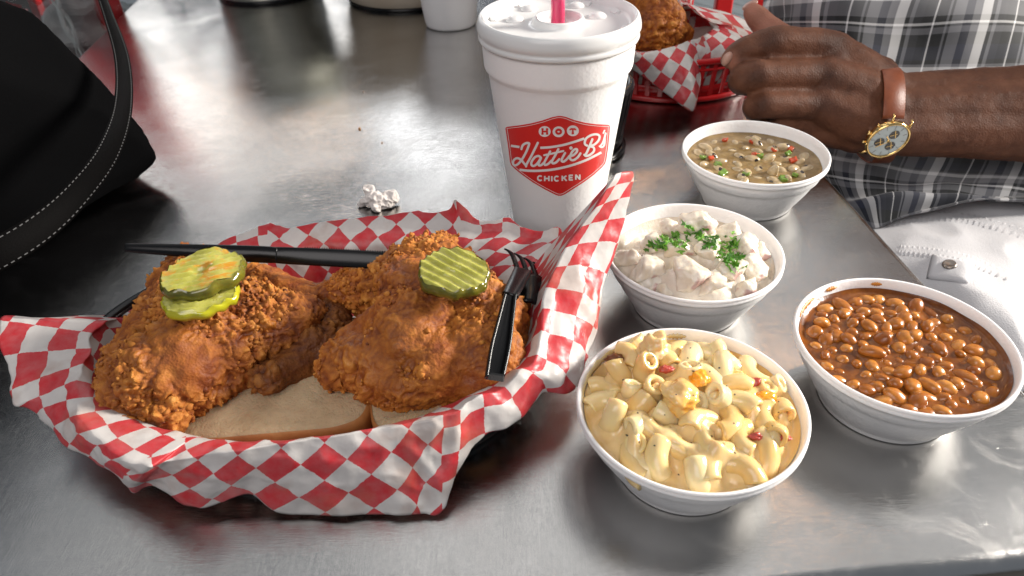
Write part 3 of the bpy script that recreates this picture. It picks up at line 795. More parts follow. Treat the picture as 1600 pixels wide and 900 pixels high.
# ------------------------------------------------------------ knife and fork
def cutlery():
    def bar(name, pts, par, mat=M_BLACK, n=40):
        """pts: (pos, width, thickness, width dir)"""
        c = spline([(*p[0], p[1], p[2]) for p in pts], n); V = []; Fc = []
        for i in range(n):
            p = Vector(c[i][:3]); t = (Vector(c[min(i + 1, n - 1)][:3]) - Vector(c[max(i - 1, 0)][:3])).normalized()
            wd = Vector(pts[0][3]); wd = (wd - t * wd.dot(t)).normalized(); nn = t.cross(wd); w, h = c[i][3] / 2, c[i][4] / 2
            for a, b in ((1, .45), (.85, 1), (-.85, 1), (-1, .45), (-1, -.45), (-.85, -1), (.85, -1), (1, -.45)): V.append(p + wd * w * a + nn * h * b)
        for i in range(n - 1):
            for k in range(8): Fc.append((i * 8 + k, i * 8 + (k + 1) % 8, (i + 1) * 8 + (k + 1) % 8, (i + 1) * 8 + k))
        Fc.append(tuple(range(8))[::-1]); Fc.append(tuple((n - 1) * 8 + k for k in range(8)))
        return meshobj(name, V, Fc, mat, par, True)
    p0, p1 = A(197, 387, z=.070), A(622, 408, z=.062)
    e = empty('plastic_knife', (0, 0, 0), 'black plastic knife lying across the back rim of the basket', 'knife')
    q = lambda f: p0.lerp(p1, f)
    up = (0, .60, .80)
    bar('handle', [(q(0), .0050, .003, up), (q(.03), .0060, .004, up), (q(.25), .0084, .0042, up), (q(.48), .0104, .004, up), (q(.56), .0098, .0036, up)], e)
    bl = bar('blade', [(q(.55), .0099, .0030, up), (q(.62), .0106, .0022, up), (q(.9), .0106, .0018, up), (q(1.0), .0080, .0015, up)], e)
    me = None
    d = (p1 - p0).normalized()
    for i in range(34):
        if me is None:
            bm = bmesh.new(); bmesh.ops.create_cone(bm, cap_ends=True, segments=4, radius1=.0009, radius2=.0001, depth=.0012); o = bmobj('serration', bm, M_BLACK, bl, False); me = o.data
        else: o = instance('serration', me, bl)
        o.location = q(.66 + i * .0088) + (Vector(up) - d * Vector(up).dot(d)).normalized() * .0054
        o.rotation_euler = (Vector(up)).to_track_quat('Z', 'Y').to_euler()
    # fork standing on its side along the right wall
    e = empty('plastic_fork', (0, 0, 0), 'black plastic fork on its side between the right chicken piece and the paper wall', 'fork')
    a, b, c = A(773, 590, z=.058), A(797, 462, z=.074), A(817, 422, z=.067)
    wd = Vector((1, .25, -.25)).normalized(); up = Vector((0, -.55, .83))
    h = [(a, .0098), (a.lerp(b, .35), .0108), (a.lerp(b, .7), .0088), (b, .0070)]
    bar('handle', [(p, w, .0013, tuple(wd)) for p, w in h], e)
    for s_ in (-1, 1):
        bar('handle_rail', [(p + wd * s_ * (w / 2 - .0006) + up * .0016, .0016, .0036, tuple(wd)) for p, w in h], e)
    bm = bmesh.new(); box(bm, a + up * .0016, (.0094, .0014, .0040), Matrix.Rotation(R(-14), 3, 'Z')); bmobj('handle_end', bm, M_BLACK, e, False)
    bar('neck', [(b, .0090, .0034, tuple(wd)), (b.lerp(c, .5), .0098, .0034, tuple(wd)), (c, .0105, .0024, tuple(wd))], e)
    # bowl of the fork: curved plate, then four tines
    root = A(815, 462, z=.057); V = []; Fc = []
    ax = (A(826, 418, z=.060) - A(820, 475, z=.050)); ax.normalize(); wx = Vector((.55, -.45, -.72)); wx = (wx - ax * wx.dot(ax)).normalized(); nn = ax.cross(wx)
    b0 = A(808, 456, z=.058)
    for i in range(9):
        for j in range(9):
            s = (j / 8 - .5); L = i / 8
            V.append(b0 + ax * (L * .022 - .006) + wx * (j / 8 * .024) * (.65 + .35 * min(1, L * 2)) + nn * (.010 * (s * s * 4 - 1) * .6 + .004 * L))
    for i in range(8):
        for j in range(8): Fc.append((i * 9 + j, i * 9 + j + 1, i * 9 + j + 10, i * 9 + j + 9))
    o = meshobj('fork_head', V, Fc, M_BLACK, e); o.modifiers.new('s', 'SOLIDIFY').thickness = .0016
    tip = A(785, 412, z=.060); td = (A(770, 411, z=.062) - A(806, 430, z=.064)).normalized()
    for j in range(4):
        st = b0 + ax * .016 + wx * (j / 3 * .022 + .001) + nn * .003
        bar('tine', [(st, .0034, .0016, tuple(wx)), (st + ax * .008 + td * .006, .003, .0016, tuple(wx)), (st + ax * .010 + td * .010, .0022, .0014, tuple(wx)), (st + ax * .010 + td * .014, .0010, .001, tuple(wx))], e, n=14)
cutlery()

# ------------------------------------------------------------ bits on the table
def scraps():
    k = N('napkin_scrap'); k.set(color=(.74, .68, .64), rough=.9); k.bump(k.noise(k.coord(), 240, 3), .3, .001)
    p = at(592, 318, 0); L = lambda u, v, z: at(u, v, z) - p
    co, no, fc = blob([[(L(578, 314, .006), .0052), (L(590, 312, .008), .0062), (L(597, 318, .005), .0050)], [(L(592, 318, .005), .0055), (L(588, 324, .004), .0040)], [(L(598, 313, .007), .0045), (L(612, 308, .008), .0058), (L(606, 316, .005), .0050)], [(L(582, 306, .010), .0040), (L(574, 297, .013), .0042), (L(580, 298, .013), .0036)], [(L(570, 316, .004), .0034), (L(564, 317, .003), .0026)]], .0006, 2, .4)
    d = np.array([(noise.voronoi(Vector(q) * 190)[0][0] - .45) * .0042 + (noise.voronoi(Vector(q) * 420)[0][0] - .45) * .0014 for q in co]); co = co + no * d[:, None]; co[:, 2] = np.maximum(co[:, 2], .0003)
    o = meshobj('crumpled_scrap', co, fc, k.m, None, True, p)
    tag(o, 'small crumpled scrap of white paper on the bare steel behind the basket', 'paper scrap')
    kc = simple('crumb_orange', (.55, .22, .03), .5)
    for (u, v, r, lab) in ((562, 201, .0013, 'orange crumb, the largest on the steel left of the tall cup'), (597, 223, .0008, 'tiny orange crumb just right of and below the largest crumb'), (568, 143, .0007, 'tiny crumb far back on the steel, above the largest crumb')):
        bm = bmesh.new(); bmesh.ops.create_icosphere(bm, subdivisions=2, radius=r)
        for q in bm.verts: q.co += q.co.normalized() * noise.noise(q.co * 1400) * r * .5; q.co.z = max(q.co.z, -r * .6)
        o = bmobj('crumb', bm, kc, None, True, at(u, v, r * .6)); tag(o, lab, 'crumb', 'crumbs on the table')
scraps()
# ------------------------------------------------------------ food in the bowls
def darts(n, rad, dmin, seed, tries=9000):
    g = np.random.default_rng(seed); P = []
    for _ in range(tries):
        r = rad * math.sqrt(g.random()); t = g.random() * 2 * math.pi; x, y = r * math.cos(t), r * math.sin(t)
        if all((x - a) ** 2 + (y - b) ** 2 > dmin * dmin for a, b in P): P.append((x, y))
        if len(P) >= n: break
    return P
GN = 121; GS = .058; GX = np.linspace(-GS, GS, GN); GXX, GYY = np.meshgrid(GX, GX, indexing='ij')
def blur(h, sig):
    k = int(sig * 3) + 1; w = np.exp(-.5 * (np.arange(-k, k + 1) / sig) ** 2); w /= w.sum()
    h = np.apply_along_axis(lambda a: np.convolve(np.pad(a, k, 'edge'), w, 'valid'), 0, h)
    return np.apply_along_axis(lambda a: np.convolve(np.pad(a, k, 'edge'), w, 'valid'), 1, h)
def sample(h, x, y):
    i = np.clip((np.asarray(x) + GS) / (2 * GS) * (GN - 1), 0, GN - 1.001); j = np.clip((np.asarray(y) + GS) / (2 * GS) * (GN - 1), 0, GN - 1.001)
    i0, j0 = i.astype(int), j.astype(int); f, g = i - i0, j - j0
    return (h[i0, j0] * (1 - f) * (1 - g) + h[i0 + 1, j0] * f * (1 - g) + h[i0, j0 + 1] * (1 - f) * g + h[i0 + 1, j0 + 1] * f * g)
def fill(name, label, cat, cxy, h, mat, edge_z, lift=.0012, fine=0, fs=400):
    """a surface that fills a bowl: height h on the grid, meeting the wall near edge_z"""
    n, m = 160, 64; V = []; Fc = []
    for i in range(m + 1):
        s = i / m
        for k in range(n):
            t = 2 * math.pi * k / n
            ez = edge_z + .0008 * noise.noise(Vector((math.cos(t) * 3, math.sin(t) * 3, cxy[0] * 90)))
            r = rin(ez) - .0003; x, y = r * s * math.cos(t), r * s * math.sin(t)
            z = float(sample(h, x, y)); w = max(0, (s - .90) / .10); z = z * (1 - w * w) + (ez + lift * w) * w * w
            if fine: z += noise.noise(Vector((x * fs, y * fs, cxy[1] * 50))) * fine * (1 - w)
            V.append((x, y, z))
    V.append((0, 0, float(sample(h, 0, 0)))); c = len(V) - 1
    # row 0 is degenerate: start at row 1
    for i in range(1, m):
        for k in range(n): Fc.append((i * n + k, (i + 1) * n + k, (i + 1) * n + (k + 1) % n, i * n + (k + 1) % n))
    for k in range(n): Fc.append((c, n + k, n + (k + 1) % n))
    V[:n] = [V[c]] * n
    # close below so the sauce has a body
    b = len(V)
    for k in range(n):
        t = 2 * math.pi * k / n; z = .006; V.append(((rin(z) - .0006) * math.cos(t), (rin(z) - .0006) * math.sin(t), z))
    for zz in (.014, .023, .031):
        pass
    o = meshobj(name, V, Fc, mat, None, True, (cxy[0], cxy[1], 0))
    return tag(o, label, cat)
def bump_add(h, x, y, z, r, top):
    d2 = ((GXX - x) ** 2 + (GYY - y) ** 2) / (r * r); m = d2 < 1
    v = z + top * np.sqrt(np.maximum(0, 1 - d2)); h[m] = np.maximum(h[m], v[m])
def where(x, y, rad):
    if math.hypot(x, y) < rad * .38: return 'in the middle of the bowl'
    k = int(((math.degrees(math.atan2(y, x)) + 22.5) % 360) // 45)
    d = ('right', 'back right', 'back', 'back left', 'left', 'front left', 'front', 'front right')[k]
    return ('close to the %s rim' if math.hypot(x, y) > rad * .76 else 'towards the %s side') % d
def kidney(name, L, Wd, H, curve, mat, seed=0):
    bm = bmesh.new(); bmesh.ops.create_uvsphere(bm, u_segments=22, v_segments=14, radius=1)
    for v in bm.verts:
        p = v.co.copy(); x = p.z; s = 1 + .10 * x * (1 if seed % 2 else -1)
        q = Vector((x * L / 2, p.x * Wd / 2 * s, p.y * H / 2))
        q.y += curve * (x * x) - curve * .4
        q += q.normalized() * noise.noise(q * 260 + Vector((seed, 0, 0))) * .0004
        v.co = q
    me = bpy.data.meshes.new(name); bm.to_mesh(me); bm.free(); me.materials.append(mat); me.shade_smooth(); return me

def baked_beans():
    cx, cy = BOWLS['bean']
    k = N('bean_sauce'); o = k.coord()
    k.set(color=k.ramp(k.noise(o, 90, 5), [(.3, (.10, .025, .003)), (.55, (.19, .055, .005)), (.8, (.31, .10, .011))]), rough=.22, spec=.45, sss=.25, ssss=.003, sssr=(1, .3, .08)); k.bump(k.noise(o, 260, 3, .6), .2, .0007)
    kb = N('bean_skin'); o = kb.coord(); oi = kb.n('ObjectInfo')
    c = kb.ramp(oi.outputs['Random'], [(0, (.28, .085, .010)), (.5, (.46, .165, .022)), (1, (.62, .27, .055))])
    kb.set(color=kb.mix(kb.ramp(kb.noise(o, 190, 3), [(.4, 0), (.7, .6)]), c, (.20, .050, .008)), rough=.27, spec=.45, sss=.3, ssss=.003, sssr=(1, .35, .1), coat=.08, coatr=.15)
    mes = [kidney('baked_bean', L, w, hh, cu, kb.m, s) for s, (L, w, hh, cu) in enumerate(((.0132, .0090, .0080, .0006), (.0122, .0088, .0078, .0003), (.0146, .0090, .0080, .001), (.0112, .0086, .0074, .0002), (.0088, .0072, .0062, .0)))]
    base = .0372; h = np.full((GN, GN), base)
    P = darts(170, .0476, .0069, 5)
    g = np.random.default_rng(3); pos = []
    for (x, y) in P:
        sub = g.random(); z = base - .0024 + .0044 * sub ** .9 * (1 - (math.hypot(x, y) / .056) ** 4) + .0009 * noise.noise(Vector((x * 60, y * 60, 0)))
        pos.append((x, y, z)); bump_add(h, x, y, z - .001, .0056, .0036)
    hh = blur(h, 2.8); hh = hh * .75 + base * .25 - .0003
    fill('bean_sauce', 'red-brown baked bean sauce filling the bowl at the right edge', 'sauce', (cx, cy), hh, k.m, .0392, .0004, .0007, 210)
    lab = 'glossy brown baked bean in the sauce, '
    for i, (x, y, z) in enumerate(pos):
        o = instance('baked_bean', mes[int(g.integers(0, 5)) if i % 6 else 4], None, (cx + x, cy + y, z), (g.normal(0, .3), g.normal(0, .35), g.uniform(0, 6.28)), (g.uniform(.72, 1.12), g.uniform(.8, 1.1), g.uniform(.75, 1.05)))
        tag(o, lab + where(x, y, .0476), 'bean', 'baked beans in the sauce')
    ko = simple('orange_sauce_smear', (.55, .22, .035), .35)
    smear(cx, cy, 128, 152, .0395, .0438, ko, 'long orange sauce smear on the back left inner rim of the baked bean bowl')
    smear(cx, cy, 108, 117, .0405, .0440, ko, 'short orange sauce smear at the back of the baked bean bowl rim')
    smear(cx, cy, 78, 85, .0405, .0436, ko, 'faint orange sauce smear on the back right rim of the baked bean bowl')
baked_beans()

def peas():
    cx, cy = BOWLS['pea']
    k = N('pea_broth'); o = k.coord()
    k.set(color=k.ramp(k.noise(o, 110, 5), [(.3, (.20, .125, .045)), (.6, (.30, .20, .085)), (.8, (.42, .31, .15))]), rough=.16, spec=.5, sss=.3, ssss=.004, sssr=(1, .7, .35)); k.bump(k.noise(o, 420, 4, .7), .25, .0008)
    kp = N('pea_skin'); o = kp.coord('Object'); sx = kp.n('SeparateXYZ'); kp.l(o, sx.inputs[0])
    # dark eye on the inner side of the pea
    vd = kp.n('VectorMath'); vd.operation = 'DISTANCE'; kp.l(o, vd.inputs[0]); vd.inputs[1].default_value = (0, -.0040, .0004)
    dd = kp.math('ADD', vd.outputs['Value'], kp.math('MULTIPLY', kp.noise(o, 500, 2), .0012))
    eye = kp.ramp(kp.math('MULTIPLY', dd, 250), [(.52, 1), (.62, 0)])
    ring = kp.ramp(kp.math('MULTIPLY', dd, 250), [(.30, 0), (.36, 1)])
    body = kp.ramp(kp.noise(o, 200, 3), [(.3, (.38, .27, .14)), (.7, (.58, .46, .28))])
    c = kp.mix(eye, body, kp.mix(ring, (.35, .25, .15), (.016, .009, .010)))
    kp.set(color=c, rough=.18, sss=.25, ssss=.003, sssr=(1, .7, .4), coat=.4)
    mes = [kidney('black_eyed_pea', L, w, hh, cu, kp.m, s) for s, (L, w, hh, cu) in enumerate(((.0122, .0090, .0080, .0009), (.0110, .0085, .0076, .0006), (.0130, .0092, .0078, .001)))]
    base = .0348; h = np.full((GN, GN), base); P = darts(42, .0445, .0098, 21); g = np.random.default_rng(8); pos = []
    for (x, y) in P:
        z = base - .0040 + .0040 * g.random() ** 1.2; pos.append((x, y, z)); bump_add(h, x, y, z - .002, .006, .0036)
    hh = blur(h, 3) - .0002
    fill('pea_broth', 'tan broth in the black-eyed pea bowl near the hand', 'broth', (cx, cy), hh, k.m, .0355, .0003, .0005, 300)
    for i, (x, y, z) in enumerate(pos):
        o = instance('black_eyed_pea', mes[int(g.integers(0, 3))], None, (cx + x, cy + y, z), (g.uniform(-2.7, .7), g.normal(0, .4), g.uniform(0, 6.28)), (g.uniform(1.1, 1.4), g.uniform(.85, 1.05), g.uniform(.85, 1.05)))
        tag(o, 'cream black-eyed pea in the tan broth, ' + where(x, y, .0445), 'pea', 'black-eyed peas in the broth')
    def dice(name, lab, cat, grp, col, n, s, seed):
        kk = N(name + '_skin'); kk.set(color=col, rough=.2, sss=.3, ssss=.002, sssr=(1, .4, .2), coat=.4)
        bm = bmesh.new(); box(bm, (0, 0, 0), (s, s * .8, s * .45)); bmesh.ops.subdivide_edges(bm, edges=bm.edges[:], cuts=3, use_grid_fill=True)
        for v in bm.verts: v.co *= (1 - .10 * (v.co.length / s) ** 2); v.co += Vector((0, 0, (v.co.x / s) ** 2 * s * .5)) + Vector((noise.noise(v.co * 700), noise.noise(v.co * 700 + Vector((5, 5, 5))), 0)) * .0006
        me = bpy.data.meshes.new(name); bm.to_mesh(me); bm.free(); me.materials.append(kk.m); me.shade_smooth(); g = np.random.default_rng(seed)
        for (x, y) in darts(n, .041, .010, seed):
            z = float(sample(hh, x, y)) + .0012
            o = instance(name, me, None, (cx + x, cy + y, z), (g.normal(0, .4), g.normal(0, .4), g.uniform(0, 6)), g.uniform(.8, 1.2)); tag(o, lab + ', ' + where(x, y, .041), cat, grp)
    dice('red_pepper_dice', 'red pepper dice among the black-eyed peas', 'pepper', 'red pepper dice in the broth', (.55, .075, .02), 7, .0052, 31)
    dice('green_pepper_dice', 'green pepper piece among the black-eyed peas', 'pepper', 'green pepper pieces in the broth', (.15, .26, .035), 8, .0058, 45)
peas()

def macaroni():
    cx, cy = BOWLS['mac']
    k = N('cheese_sauce'); o = k.coord()
    k.set(color=k.ramp(k.noise(o, 45, 5), [(.3, (.72, .47, .18)), (.55, (.81, .60, .30)), (.8, (.84, .70, .43))]), rough=.24, spec=.5, sss=.4, ssss=.005, sssr=(1, .65, .25), coat=.25, coatr=.1); k.bump(k.noise(o, 260, 4), .18, .0008)
    kp = N('macaroni_skin'); o = kp.coord(); oi = kp.n('ObjectInfo')
    base_c = kp.ramp(oi.outputs['Random'], [(0, (.74, .49, .18)), (.5, (.82, .62, .29)), (1, (.85, .71, .42))])
    kp.set(color=kp.mix(kp.ramp(kp.noise(o, 110, 4), [(.45, 0), (.7, .7)]), base_c, (.78, .58, .30)), rough=.2, sss=.4, ssss=.005, sssr=(1, .65, .25), coat=.2, coatr=.15); kp.bump(kp.noise(o, 240, 3), .15, .0009)
    def elbow(name, R0, r, ang, hole, seed):
        n, m = 20, 16; V = []; Fc = []
        def ring(a, rr, c):
            for j in range(m):
                t = 2 * math.pi * j / m; x = (R0 + rr * math.cos(t)) * math.cos(a) - R0 * .75; y = (R0 + rr * math.cos(t)) * math.sin(a)
                p = Vector((x, y, rr * math.sin(t))); p += p.normalized() * noise.noise(p * 200 + Vector((seed * 3, 0, 0))) * .0007; V.append(p)
        seq = [(-ang / 2 + ang * i / (n - 1), r, 0) for i in range(n)]
        inner = [(-ang / 2 + ang * i / 5, hole, 0) for i in range(6)][::-1]
        for s in seq: ring(*s)
        ring(ang / 2 + .02, (r + hole) / 2, 0)
        for s in inner: ring(*s)
        ring(-ang / 2 - .02, (r + hole) / 2, 0)
        T = len(V) // m
        for i in range(T):
            for j in range(m): Fc.append((i * m + j, i * m + (j + 1) % m, ((i + 1) % T) * m + (j + 1) % m, ((i + 1) % T) * m + j))
        me = bpy.data.meshes.new(name); me.from_pydata([tuple(v) for v in V], [], Fc); me.update()
        bm = bmesh.new(); bm.from_mesh(me); bmesh.ops.recalc_face_normals(bm, faces=bm.faces); bm.to_mesh(me); bm.free()
        me.materials.append(kp.m); me.shade_smooth(); return me
    mes = [elbow('macaroni', .0098, .0049, 1.9, .0026, 0), elbow('macaroni', .0112, .0052, 1.5, .0028, 1), elbow('macaroni', .0086, .0047, 2.4, .0024, 2)]
    g = np.random.default_rng(17); base = .0345
    h = np.full((GN, GN), base); pos = []
    for (x, y) in darts(56, .0452, .0100, 12):
        r = math.hypot(x, y) / .05
        z = .0385 + .0075 * (1 - r ** 2) + .0035 * g.random() + .006 * max(0, 1 - math.hypot(x + .018, y - .030) / .02)
        rot = (g.normal(0, .55), g.normal(0, .55), g.uniform(0, 6.28)) if g.random() < .78 else (g.normal(1.35, .3), g.normal(0, .4), g.uniform(0, 6.28))
        if r > .86: z -= .003
        pos.append((x, y, z, rot))
        E = Matrix.Rotation(rot[2], 3, 'Z') @ Matrix.Rotation(rot[1], 3, 'Y') @ Matrix.Rotation(rot[0], 3, 'X')
        for a in np.linspace(-.9, .9, 6):
            q = E @ Vector((.0092 * math.cos(a) - .0069, .0092 * math.sin(a), 0)); bump_add(h, x + q.x, y + q.y, z + q.z, .0046, .0042)
    hh = blur(h, 2.0); front = np.clip((-.004 - GYY - GXX * .4) / .03, 0, 1)
    hh = hh - .0010 + front * .0030
    fill('cheese_sauce', 'creamy yellow cheese sauce coating the macaroni in the nearest bowl', 'sauce', (cx, cy), hh, k.m, .0385, .0006, .0006, 240)
    for i, (x, y, z, rot) in enumerate(pos):
        o = instance('macaroni', mes[int(g.integers(0, 3))], None, (cx + x, cy + y, z), rot, g.uniform(1.02, 1.2)); tag(o, 'cheese-coated macaroni elbow, ' + where(x, y, .0452) + ' nearest the camera', 'macaroni', 'macaroni elbows in the cheese sauce')
    # melted cheddar lumps and a toasted bit
    kc = N('cheddar'); o = kc.coord(); kc.set(color=kc.ramp(kc.noise(o, 90, 4), [(.3, (.80, .30, .012)), (.55, (.82, .38, .03)), (.75, (.80, .52, .18))]), rough=.22, sss=.3, ssss=.004, sssr=(1, .5, .1), coat=.3)
    def lump(u, v, z, rad, seed, lab, mat, name, cat, grp=None, sq=(1, 1, .7), nz=.35):
        bm = bmesh.new(); bmesh.ops.create_icosphere(bm, subdivisions=4, radius=1)
        for q in bm.verts:
            p = q.co.copy(); d = 1 + nz * noise.noise(p * 1.6 + Vector((seed, 0, 0))) + nz * .45 * noise.noise(p * 4 + Vector((0, seed, 0))); q.co = Vector((p.x * rad * sq[0] * d, p.y * rad * sq[1] * d, p.z * rad * sq[2] * d))
        o = bmobj(name, bm, mat, None, True, at(u, v, z)); return tag(o, lab, cat, grp)
    kcc = N('cheese_lump'); o = kcc.coord(); kcc.set(color=kcc.ramp(kcc.noise(o, 60, 4, .6), [(.35, (.78, .54, .24)), (.55, (.80, .50, .16)), (.68, (.84, .38, .03))]), rough=.18, sss=.4, ssss=.004, sssr=(1, .6, .2), coat=.4)
    lump(1062, 622, .0545, .0098, 3, 'melted lump of cheddar and cream at the middle of the macaroni', kcc.m, 'cheese_lump', 'cheese')
    lump(1092, 590, .0530, .0050, 8, 'small bright orange cheddar nub behind the central cheese lump', kc.m, 'cheese_lump', 'cheese')
    lump(1110, 557, .0440, .0072, 5, 'flat orange cheddar patch against the back of the macaroni bowl', kc.m, 'cheese_patch', 'cheese', None, (1.5, .8, .3))
    lump(1196, 620, .0500, .0044, 9, 'orange cheddar bit on the right side of the macaroni heap', kc.m, 'cheese_lump', 'cheese', None, (1.3, .7, .6))
    lump(1022, 545, .0560, .0080, 12, 'pale lumpy cheese curd standing at the back left of the macaroni bowl', k.m, 'cheese_lump', 'cheese', None, (1, .8, 1.1), .5)
    kt = simple('toasted_cheese', (.16, .045, .010), .3)
    lump(960, 562, .0475, .0042, 15, 'dark toasted cheese bit at the left edge of the macaroni', kt, 'toasted_bit', 'cheese', None, (1.2, .8, .6), .5)
    kr = simple('red_pepper_fleck', (.42, .055, .035), .3)
    for i, (u, v, r, lab) in enumerate(((1040, 577, .0030, 'red pepper bit above the central cheese lump'), (1181, 682, .0026, 'red pepper bit low on the right of the macaroni'), (1020, 590, .0022, 'dark red pepper bit left of the central cheese lump'), (1178, 598, .0036, 'pinkish pepper bit on the back right macaroni'), (1225, 684, .0028, 'red pepper bit near the right rim of the macaroni bowl'))):
        q = at(u, v, .046); z = float(sample(hh, q.x - cx, q.y - cy)) + .0038
        lump(u, v, z, r, 30 + i, lab, kr, 'red_pepper_bit', 'pepper', 'red pepper bits in the macaroni', (1.2, .7, .6), .4)
    # pepper flecks
    kf = simple('black_pepper', (.02, .018, .015), .5); bm = bmesh.new()
    dg = bpy.context.evaluated_depsgraph_get()
    for i in range(46):
        r = .044 * math.sqrt(g.random()); t = g.random() * 6.28; x, y = r * math.cos(t), r * math.sin(t)
        hit, loc, nrm, *_ = S.ray_cast(dg, Vector((cx + x, cy + y, .3)), Vector((0, 0, -1)))
        if hit: bmesh.ops.create_icosphere(bm, subdivisions=1, radius=1, matrix=Matrix.Translation(loc) @ Matrix.Rotation(g.uniform(0, 3), 4, 'Z') @ Matrix.Diagonal((g.uniform(.0004, .0009), g.uniform(.0003, .0006), .0003, 1)))
    o = bmobj('pepper_flecks', bm, kf); tag(o, 'fine black pepper flecks scattered over the macaroni', 'pepper', None, 'stuff')
    smear(cx, cy, 118, 175, .0385, .0440, k.m, 'cheese smear along the left rim of the macaroni bowl')
    smear(cx, cy, 80, 92, .0390, .0430, k.m, 'short cheese smear at the back rim of the macaroni bowl')
    smear(cx, cy, -86, -72, .0395, .0440, k.m, 'cheese drip on the front rim of the macaroni bowl')
macaroni()

def potato():
    cx, cy = BOWLS['potato']
    k = N('potato_dressing'); o = k.coord()
    k.set(color=k.ramp(k.noise(o, 70, 5), [(.3, (.66, .56, .45)), (.6, (.74, .67, .57)), (.85, (.78, .73, .66))]), rough=.25, sss=.35, ssss=.004, sssr=(1, .8, .6), coat=.3, coatr=.12); k.bump(k.noise(o, 330, 5, .65), .5, .0012)
    kp = N('potato_flesh'); o = kp.coord(); oi = kp.n('ObjectInfo')
    skin = kp.ramp(kp.math('ADD', kp.noise(o, 60, 3, .5, .4), kp.math('MULTIPLY', oi.outputs['Random'], .12)), [(.63, 0), (.70, .75)])
    c = kp.mix(skin, kp.ramp(kp.noise(o, 120, 4), [(.3, (.68, .58, .44)), (.7, (.80, .74, .65))]), (.42, .20, .19))
    kp.set(color=c, rough=.24, sss=.35, ssss=.004, sssr=(1, .8, .6), coat=.35, coatr=.1); kp.bump(kp.noise(o, 300, 5, .65), .45, .0012)
    g = np.random.default_rng(29); h = np.full((GN, GN), .033); items = []
    spots = [(1090, 345, .055, .0115), (1010, 420, .047, .011), (1030, 380, .046, .011), (1075, 425, .051, .0135), (1120, 450, .046, .011), (1165, 380, .050, .0095), (1175, 415, .045, .011), (985, 400, .044, .010),
             (1000, 445, .042, .010), (1140, 415, .048, .011), (1065, 385, .049, .010), (1110, 385, .050, .010), (1040, 455, .042, .009), (1085, 462, .041, .009), (1160, 445, .042, .010), (1190, 390, .042, .009), (1135, 360, .045, .010), (1050, 355, .044, .010)]
    for (u, v, z, r) in spots:
        p = at(u, v, z); x, y = p.x - cx, p.y - cy; rr = math.hypot(x, y)
        if rr > .047 - r * .45: s = (.047 - r * .45) / rr; x *= s; y *= s
        items.append((x, y, z - .002, r * 1.08)); bump_add(h, x, y, z - .004, r * 1.15, r * .75)
    hh = blur(h, 2.0) - .0045
    fill('potato_dressing', 'creamy white dressing of the potato salad', 'dressing', (cx, cy), hh, k.m, .0355, .0008, .0016, 260)
    for i, (x, y, z, r) in enumerate(items):
        P = [Vector(g.normal(size=3)).normalized() * (r * g.uniform(.85, 1.12)) for _ in range(14)]
        bm = bmesh.new(); [bm.verts.new(Vector((p.x * 1.12, p.y, p.z * .85))) for p in P]
        bmesh.ops.convex_hull(bm, input=bm.verts[:])
        co, no, fc = remesh(bm, .0011, 6)
        d = np.array([noise.noise(Vector(c) * 150 + Vector((i, 0, 0))) * .0011 + abs(noise.noise(Vector(c) * 330)) * .0008 for c in co])
        o = meshobj('potato_chunk', co + no * d[:, None], fc, kp.m, None, True, (cx + x, cy + y, z))
        if i == 0: tag(o, 'tall potato chunk with reddish skin standing at the back of the salad bowl', 'potato', 'potato chunks in the salad')
        elif i == 3: tag(o, 'largest smooth cream potato chunk at the front middle of the salad', 'potato', 'potato chunks in the salad')
        else: tag(o, 'dressed cream potato chunk of the salad, ' + where(x, y, .046), 'potato', 'potato chunks in the salad')
    # chopped parsley
    kg = N('parsley'); oi = kg.n('ObjectInfo'); kg.set(color=kg.ramp(oi.outputs['Random'], [(0, (.05, .17, .014)), (.5, (.11, .30, .025)), (1, (.22, .44, .06))]), rough=.45, sss=.15, ssss=.001)
    mes = []
    for s in range(4):
        bm = bmesh.new(); n = 9; c = bm.verts.new((0, 0, 0)); ringv = []
        for j in range(n * 2):
            t = 2 * math.pi * j / (n * 2); r = (.0028 if j % 2 else .0017) * (1 + .3 * math.sin(j * 2.1 + s)); ringv.append(bm.verts.new((r * math.cos(t) * 1.5, r * math.sin(t), .0009 * math.sin(3 * t + s) + .0004 * (j % 2))))
        for j in range(n * 2): bm.faces.new((c, ringv[j], ringv[(j + 1) % (n * 2)]))
        me = bpy.data.meshes.new('parsley_leaf'); bm.to_mesh(me); bm.free(); me.materials.append(kg.m); mes.append(me)
    dg = bpy.context.evaluated_depsgraph_get()
    path = [(1022, 385), (1040, 378), (1060, 370), (1080, 364), (1105, 372), (1125, 378), (1150, 376), (1135, 392), (1145, 412), (1138, 405), (1060, 385), (1110, 385)]
    for i in range(95):
        u, v = path[i % 12]; u += g.normal(0, 9); v += g.normal(0, 5.5)
        d = ray(u, v); hit, loc, nrm, *_ = S.ray_cast(dg, CO, d.normalized())
        if not hit or loc.z < .036: continue
        o = instance('parsley_leaf', mes[i % 4], None, loc + nrm * .0009, (g.normal(0, .6), g.normal(0, .6), g.uniform(0, 6.28)), g.uniform(.6, 1.15)); tag(o, 'chopped green parsley leaf sprinkled on the potato salad', 'parsley', 'chopped parsley on the potato salad')
potato()
